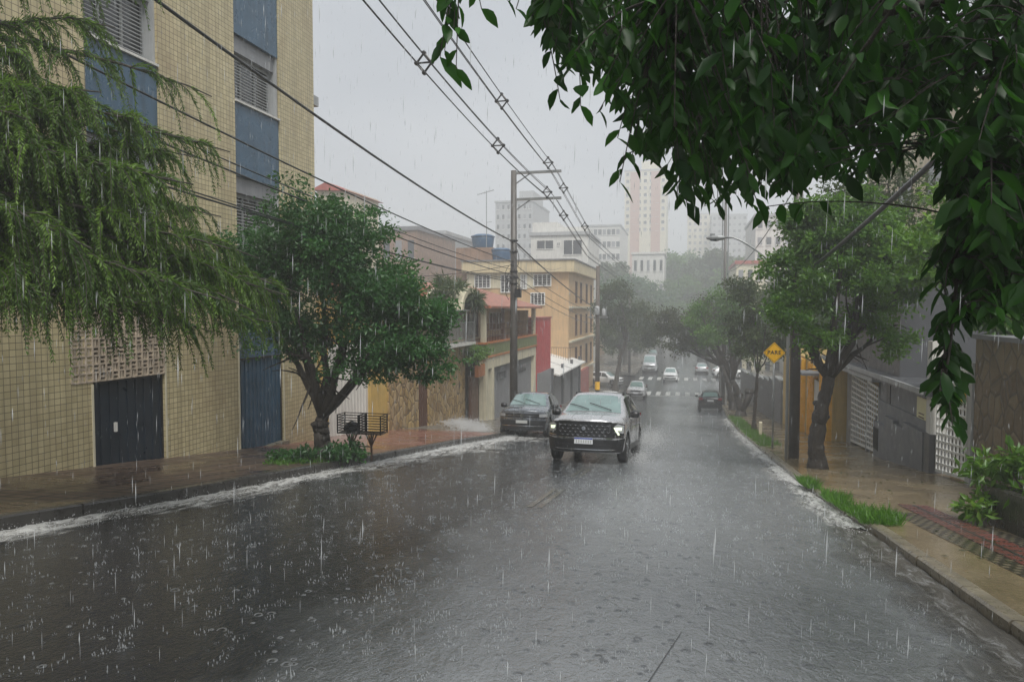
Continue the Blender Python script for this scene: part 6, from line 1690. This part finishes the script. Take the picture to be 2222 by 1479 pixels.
grass('grass', 'bright green grass tuft spilling over the near right kerb', 9.3, 13.6, lambda y: kR(y)-.08, lambda y: kR(y)+np.interp(y, [9.3, 10, 11.0, 13.6], [.36, .55, .30, .0]), 6500, .15, 61)
grass('grass', 'strip of grass along the right kerb by the young tree', 23, 47, lambda y: kR(y)+.02, lambda y: kR(y)+.75, 9000, .17, 62)
grass('grass', 'dark grass round the foot of the round tree', 11.2, 13.4, lambda y: kL(y)-.9, lambda y: kL(y)-.1, 1500, .12, 63, lift=.15)

# ================================================================== RAIN, SPLASHES, SPRAY
def octa(P, hx, hz, rs, tilt=0):
    """slim upright octahedra"""
    n = len(P); o = np.array([[1, 0, 0], [0, 1, 0], [-1, 0, 0], [0, -1, 0], [0, 0, 1], [0, 0, -1]], float)
    V = P[:, None, :]+o[None]*np.stack([hx, hx, hz], 1)[:, None, :]
    V[:, 4, 0] += tilt*hz; V[:, 5, 0] -= tilt*hz
    f = np.array([[0, 1, 4], [1, 2, 4], [2, 3, 4], [3, 0, 4], [1, 0, 5], [2, 1, 5], [3, 2, 5], [0, 3, 5]])
    F = (np.arange(n)[:, None, None]*6+f[None]).reshape(-1, 3)
    return V.reshape(-1, 3), F
rs = np.random.RandomState(90)
n = 15000
Y = 1.6+30*rs.rand(n)**.85; Xr = rs.uniform(-1, 1, n); X = -.25*Y+Xr*(Y*.95+1.0)
Z = gzv(Y)+rs.rand(n)*(2.5+Y*.55)+.1
ok = (X > -9.3) & (X < 5.0); P = np.stack([X, Y, Z], 1)[ok]; n = len(P)
V, F = octa(P, .0013+.0015*rs.rand(n)**2, .022+.034*rs.rand(n), rs, .02)
raw_mesh('rain', V, F, M['drop'], None, label='falling raindrops all over the street', cat='rain', kind='stuff')

def splashes():
    rs = np.random.RandomState(91); V, F = [], []; n = 0
    cnt = 6500; Y = 2.4+20*rs.rand(cnt)**1.25; X = np.array([rs.uniform(kL(y)+.3, kR(y)-.2) for y in Y])
    Ps, Hx, Hz = [], [], []
    for x, y in zip(X, Y):
        s = rs.uniform(.5, 1.25)*rs.choice([.35, .6, 1, 1.3]); g = gz(y)
        k = rs.choice([1, 2, 4, 6, 8]); a0 = rs.rand()*6.28; rr = .024*s
        for q in range(k):
            a = a0+q*6.28/k+rs.randn()*.2; h = s*rs.uniform(.006, .022)
            Ps.append((x+math.cos(a)*rr*rs.uniform(.7, 1.5), y+math.sin(a)*rr*rs.uniform(.7, 1.5), g+h*.7)); Hx.append(.0034*s); Hz.append(h*.6)
        if rs.rand() < .35:
            Ps.append((x, y, g+.03*s)); Hx.append(.0028*s); Hz.append(.02*s)
    V, F = octa(np.array(Ps), np.array(Hx), np.array(Hz), rs)
    raw_mesh('rain_splashes', V, F, M['splash'], None, label='raindrop splashes on the wet road', cat='splash', kind='stuff')
splashes()
def rings():
    """low circular ripples where drops have just hit"""
    rs = np.random.RandomState(95); n = 2000; Y = 2.3+13*rs.rand(n)**1.2; X = np.array([rs.uniform(kL(y)+.4, kR(y)-.3) for y in Y]); k = 12
    keep = (X > -2.6) | (rs.rand(n) < .18); X, Y = X[keep], Y[keep]; n = len(X)
    r = .007+.024*rs.rand(n)**1.6; th = np.linspace(0, 2*math.pi, k, endpoint=False); V = []
    for (dr, dz) in ((-.007, .0008), (0, .0042), (.008, .0008)):
        rad = (r+dr).clip(.003)[:, None]*(1+.08*rs.randn(n, k)); z = gzv(Y)[:, None]+dz*(.6+.7*rs.rand(n, 1))
        V.append(np.stack([X[:, None]+rad*np.cos(th), Y[:, None]+rad*np.sin(th), z+0*rad], -1))
    V = np.stack(V, 1).reshape(-1, 3); F = []
    for a in (0, 1):
        for j in range(k): F.append([a*k+j, a*k+(j+1) % k, (a+1)*k+(j+1) % k, (a+1)*k+j])
    F = (np.arange(n)[:, None, None]*3*k+np.array(F)[None]).reshape(-1, 4)
    raw_mesh('water_ripples', V, F, M['ripple'], None, smooth=True, label='small round ripples on the wet road where drops hit', cat='ripples', kind='stuff')
rings()
def spray(name, label, blobs, n, seed, rmin=.004, rmax=.014):
    rs = np.random.RandomState(seed); B = np.array(blobs, float); w = B[:, 3]*B[:, 5]; w /= w.sum(); bi = rs.choice(len(B), n, p=w)
    d = rs.randn(n, 3)*.5; P = B[bi, :3]+d*B[bi, 3:6]
    g = gzv(P[:, 1]); P[:, 2] = np.maximum(P[:, 2], g+.01)
    r = rmin+(rmax-rmin)*rs.rand(n)**3; V, F = octa(P, r, r*(.8+.8*rs.rand(n)), rs)
    raw_mesh(name, V, F, M['spray'], None, label=label, cat='spray', kind='stuff')
g = gz(24.5)
spray('water_spray', 'white spray thrown up by the dark SUV at the left kerb', [(-7.0, 24.0, g+.22, .35, .6, .22), (-7.6, 24.6, g+.28, .5, .8, .2), (-6.7, 23.6, g+.1, .3, .5, .10), (-8.4, 25.5, g+.25, .5, .8, .12)], 9000, 92, .005, .022)
g = gz(17)
spray('wheel_spray', 'fine spray round the wheels of the silver SUV', [(-1.05, 17.4, g+.05, .3, .8, .08), (-.9, 19.5, g+.14, .45, 1.3, .2), (-3.3, 17.0, g+.04, .2, .5, .05)], 9000, 93, .003, .010)
for k, (y0, y1, side) in enumerate([(5, 17, -1), (17, 24, -1), (9, 30, 1)]):
    rs = np.random.RandomState(100+k); n = 3200; y = rs.uniform(y0, y1, n); kx = np.array([kL(v)+rs.uniform(.0, .45) if side < 0 else kR(v)-rs.uniform(0, .3) for v in y])
    P = np.stack([kx, y, gzv(y)+.02+.07*rs.rand(n)**2], 1); r = .003+.008*rs.rand(n)**2; V, F = octa(P, r, r, rs)
    raw_mesh('gutter_foam', V, F, M['spray'], None, label=['foam leaping along the near left kerb', 'foam along the left kerb before the dark SUV', 'foam leaping along the right kerb'][k], cat='foam', kind='stuff')
# fallen leaves on the right pavement
rs = np.random.RandomState(120); n = 130; y = rs.uniform(5, 18, n); x = rs.uniform(2.5, 5.0, n)
P = np.stack([x, y, gzv(y)+.098], 1); D = np.stack([rs.randn(n), rs.randn(n), np.zeros(n)-.1], 1)
V, F = leaf_quads(P, D, .05+.05*rs.rand(n), .03+.02*rs.rand(n), rs, .05); V[:, 2] = np.maximum(V[:, 2], gzv(V[:, 1])+.097)
raw_mesh('fallen_leaves', V, F, M['leafO'], None, np.repeat(rs.rand(n), 2), label='fallen leaves scattered over the wet right pavement', cat='leaves', kind='stuff')

# ================================================================== HAZE
mb = MB(); mb.box(-430, 430, -55, 700, -9, 64)
hz = mb.build('haze', bpy.data.materials.new('rain_haze'), None, kind='stuff')
hm = hz.data.materials[0]; hm.use_nodes = True; hm.node_tree.nodes.clear()
ho = hm.node_tree.nodes.new('ShaderNodeOutputMaterial'); hv = hm.node_tree.nodes.new('ShaderNodeVolumePrincipled')
hv.inputs['Color'].default_value = (.95, .97, .985, 1); hv.inputs['Density'].default_value = .0039; hv.inputs['Anisotropy'].default_value = .2
hm.node_tree.links.new(hv.outputs[0], ho.inputs['Volume'])
hz.display_type = 'WIRE'
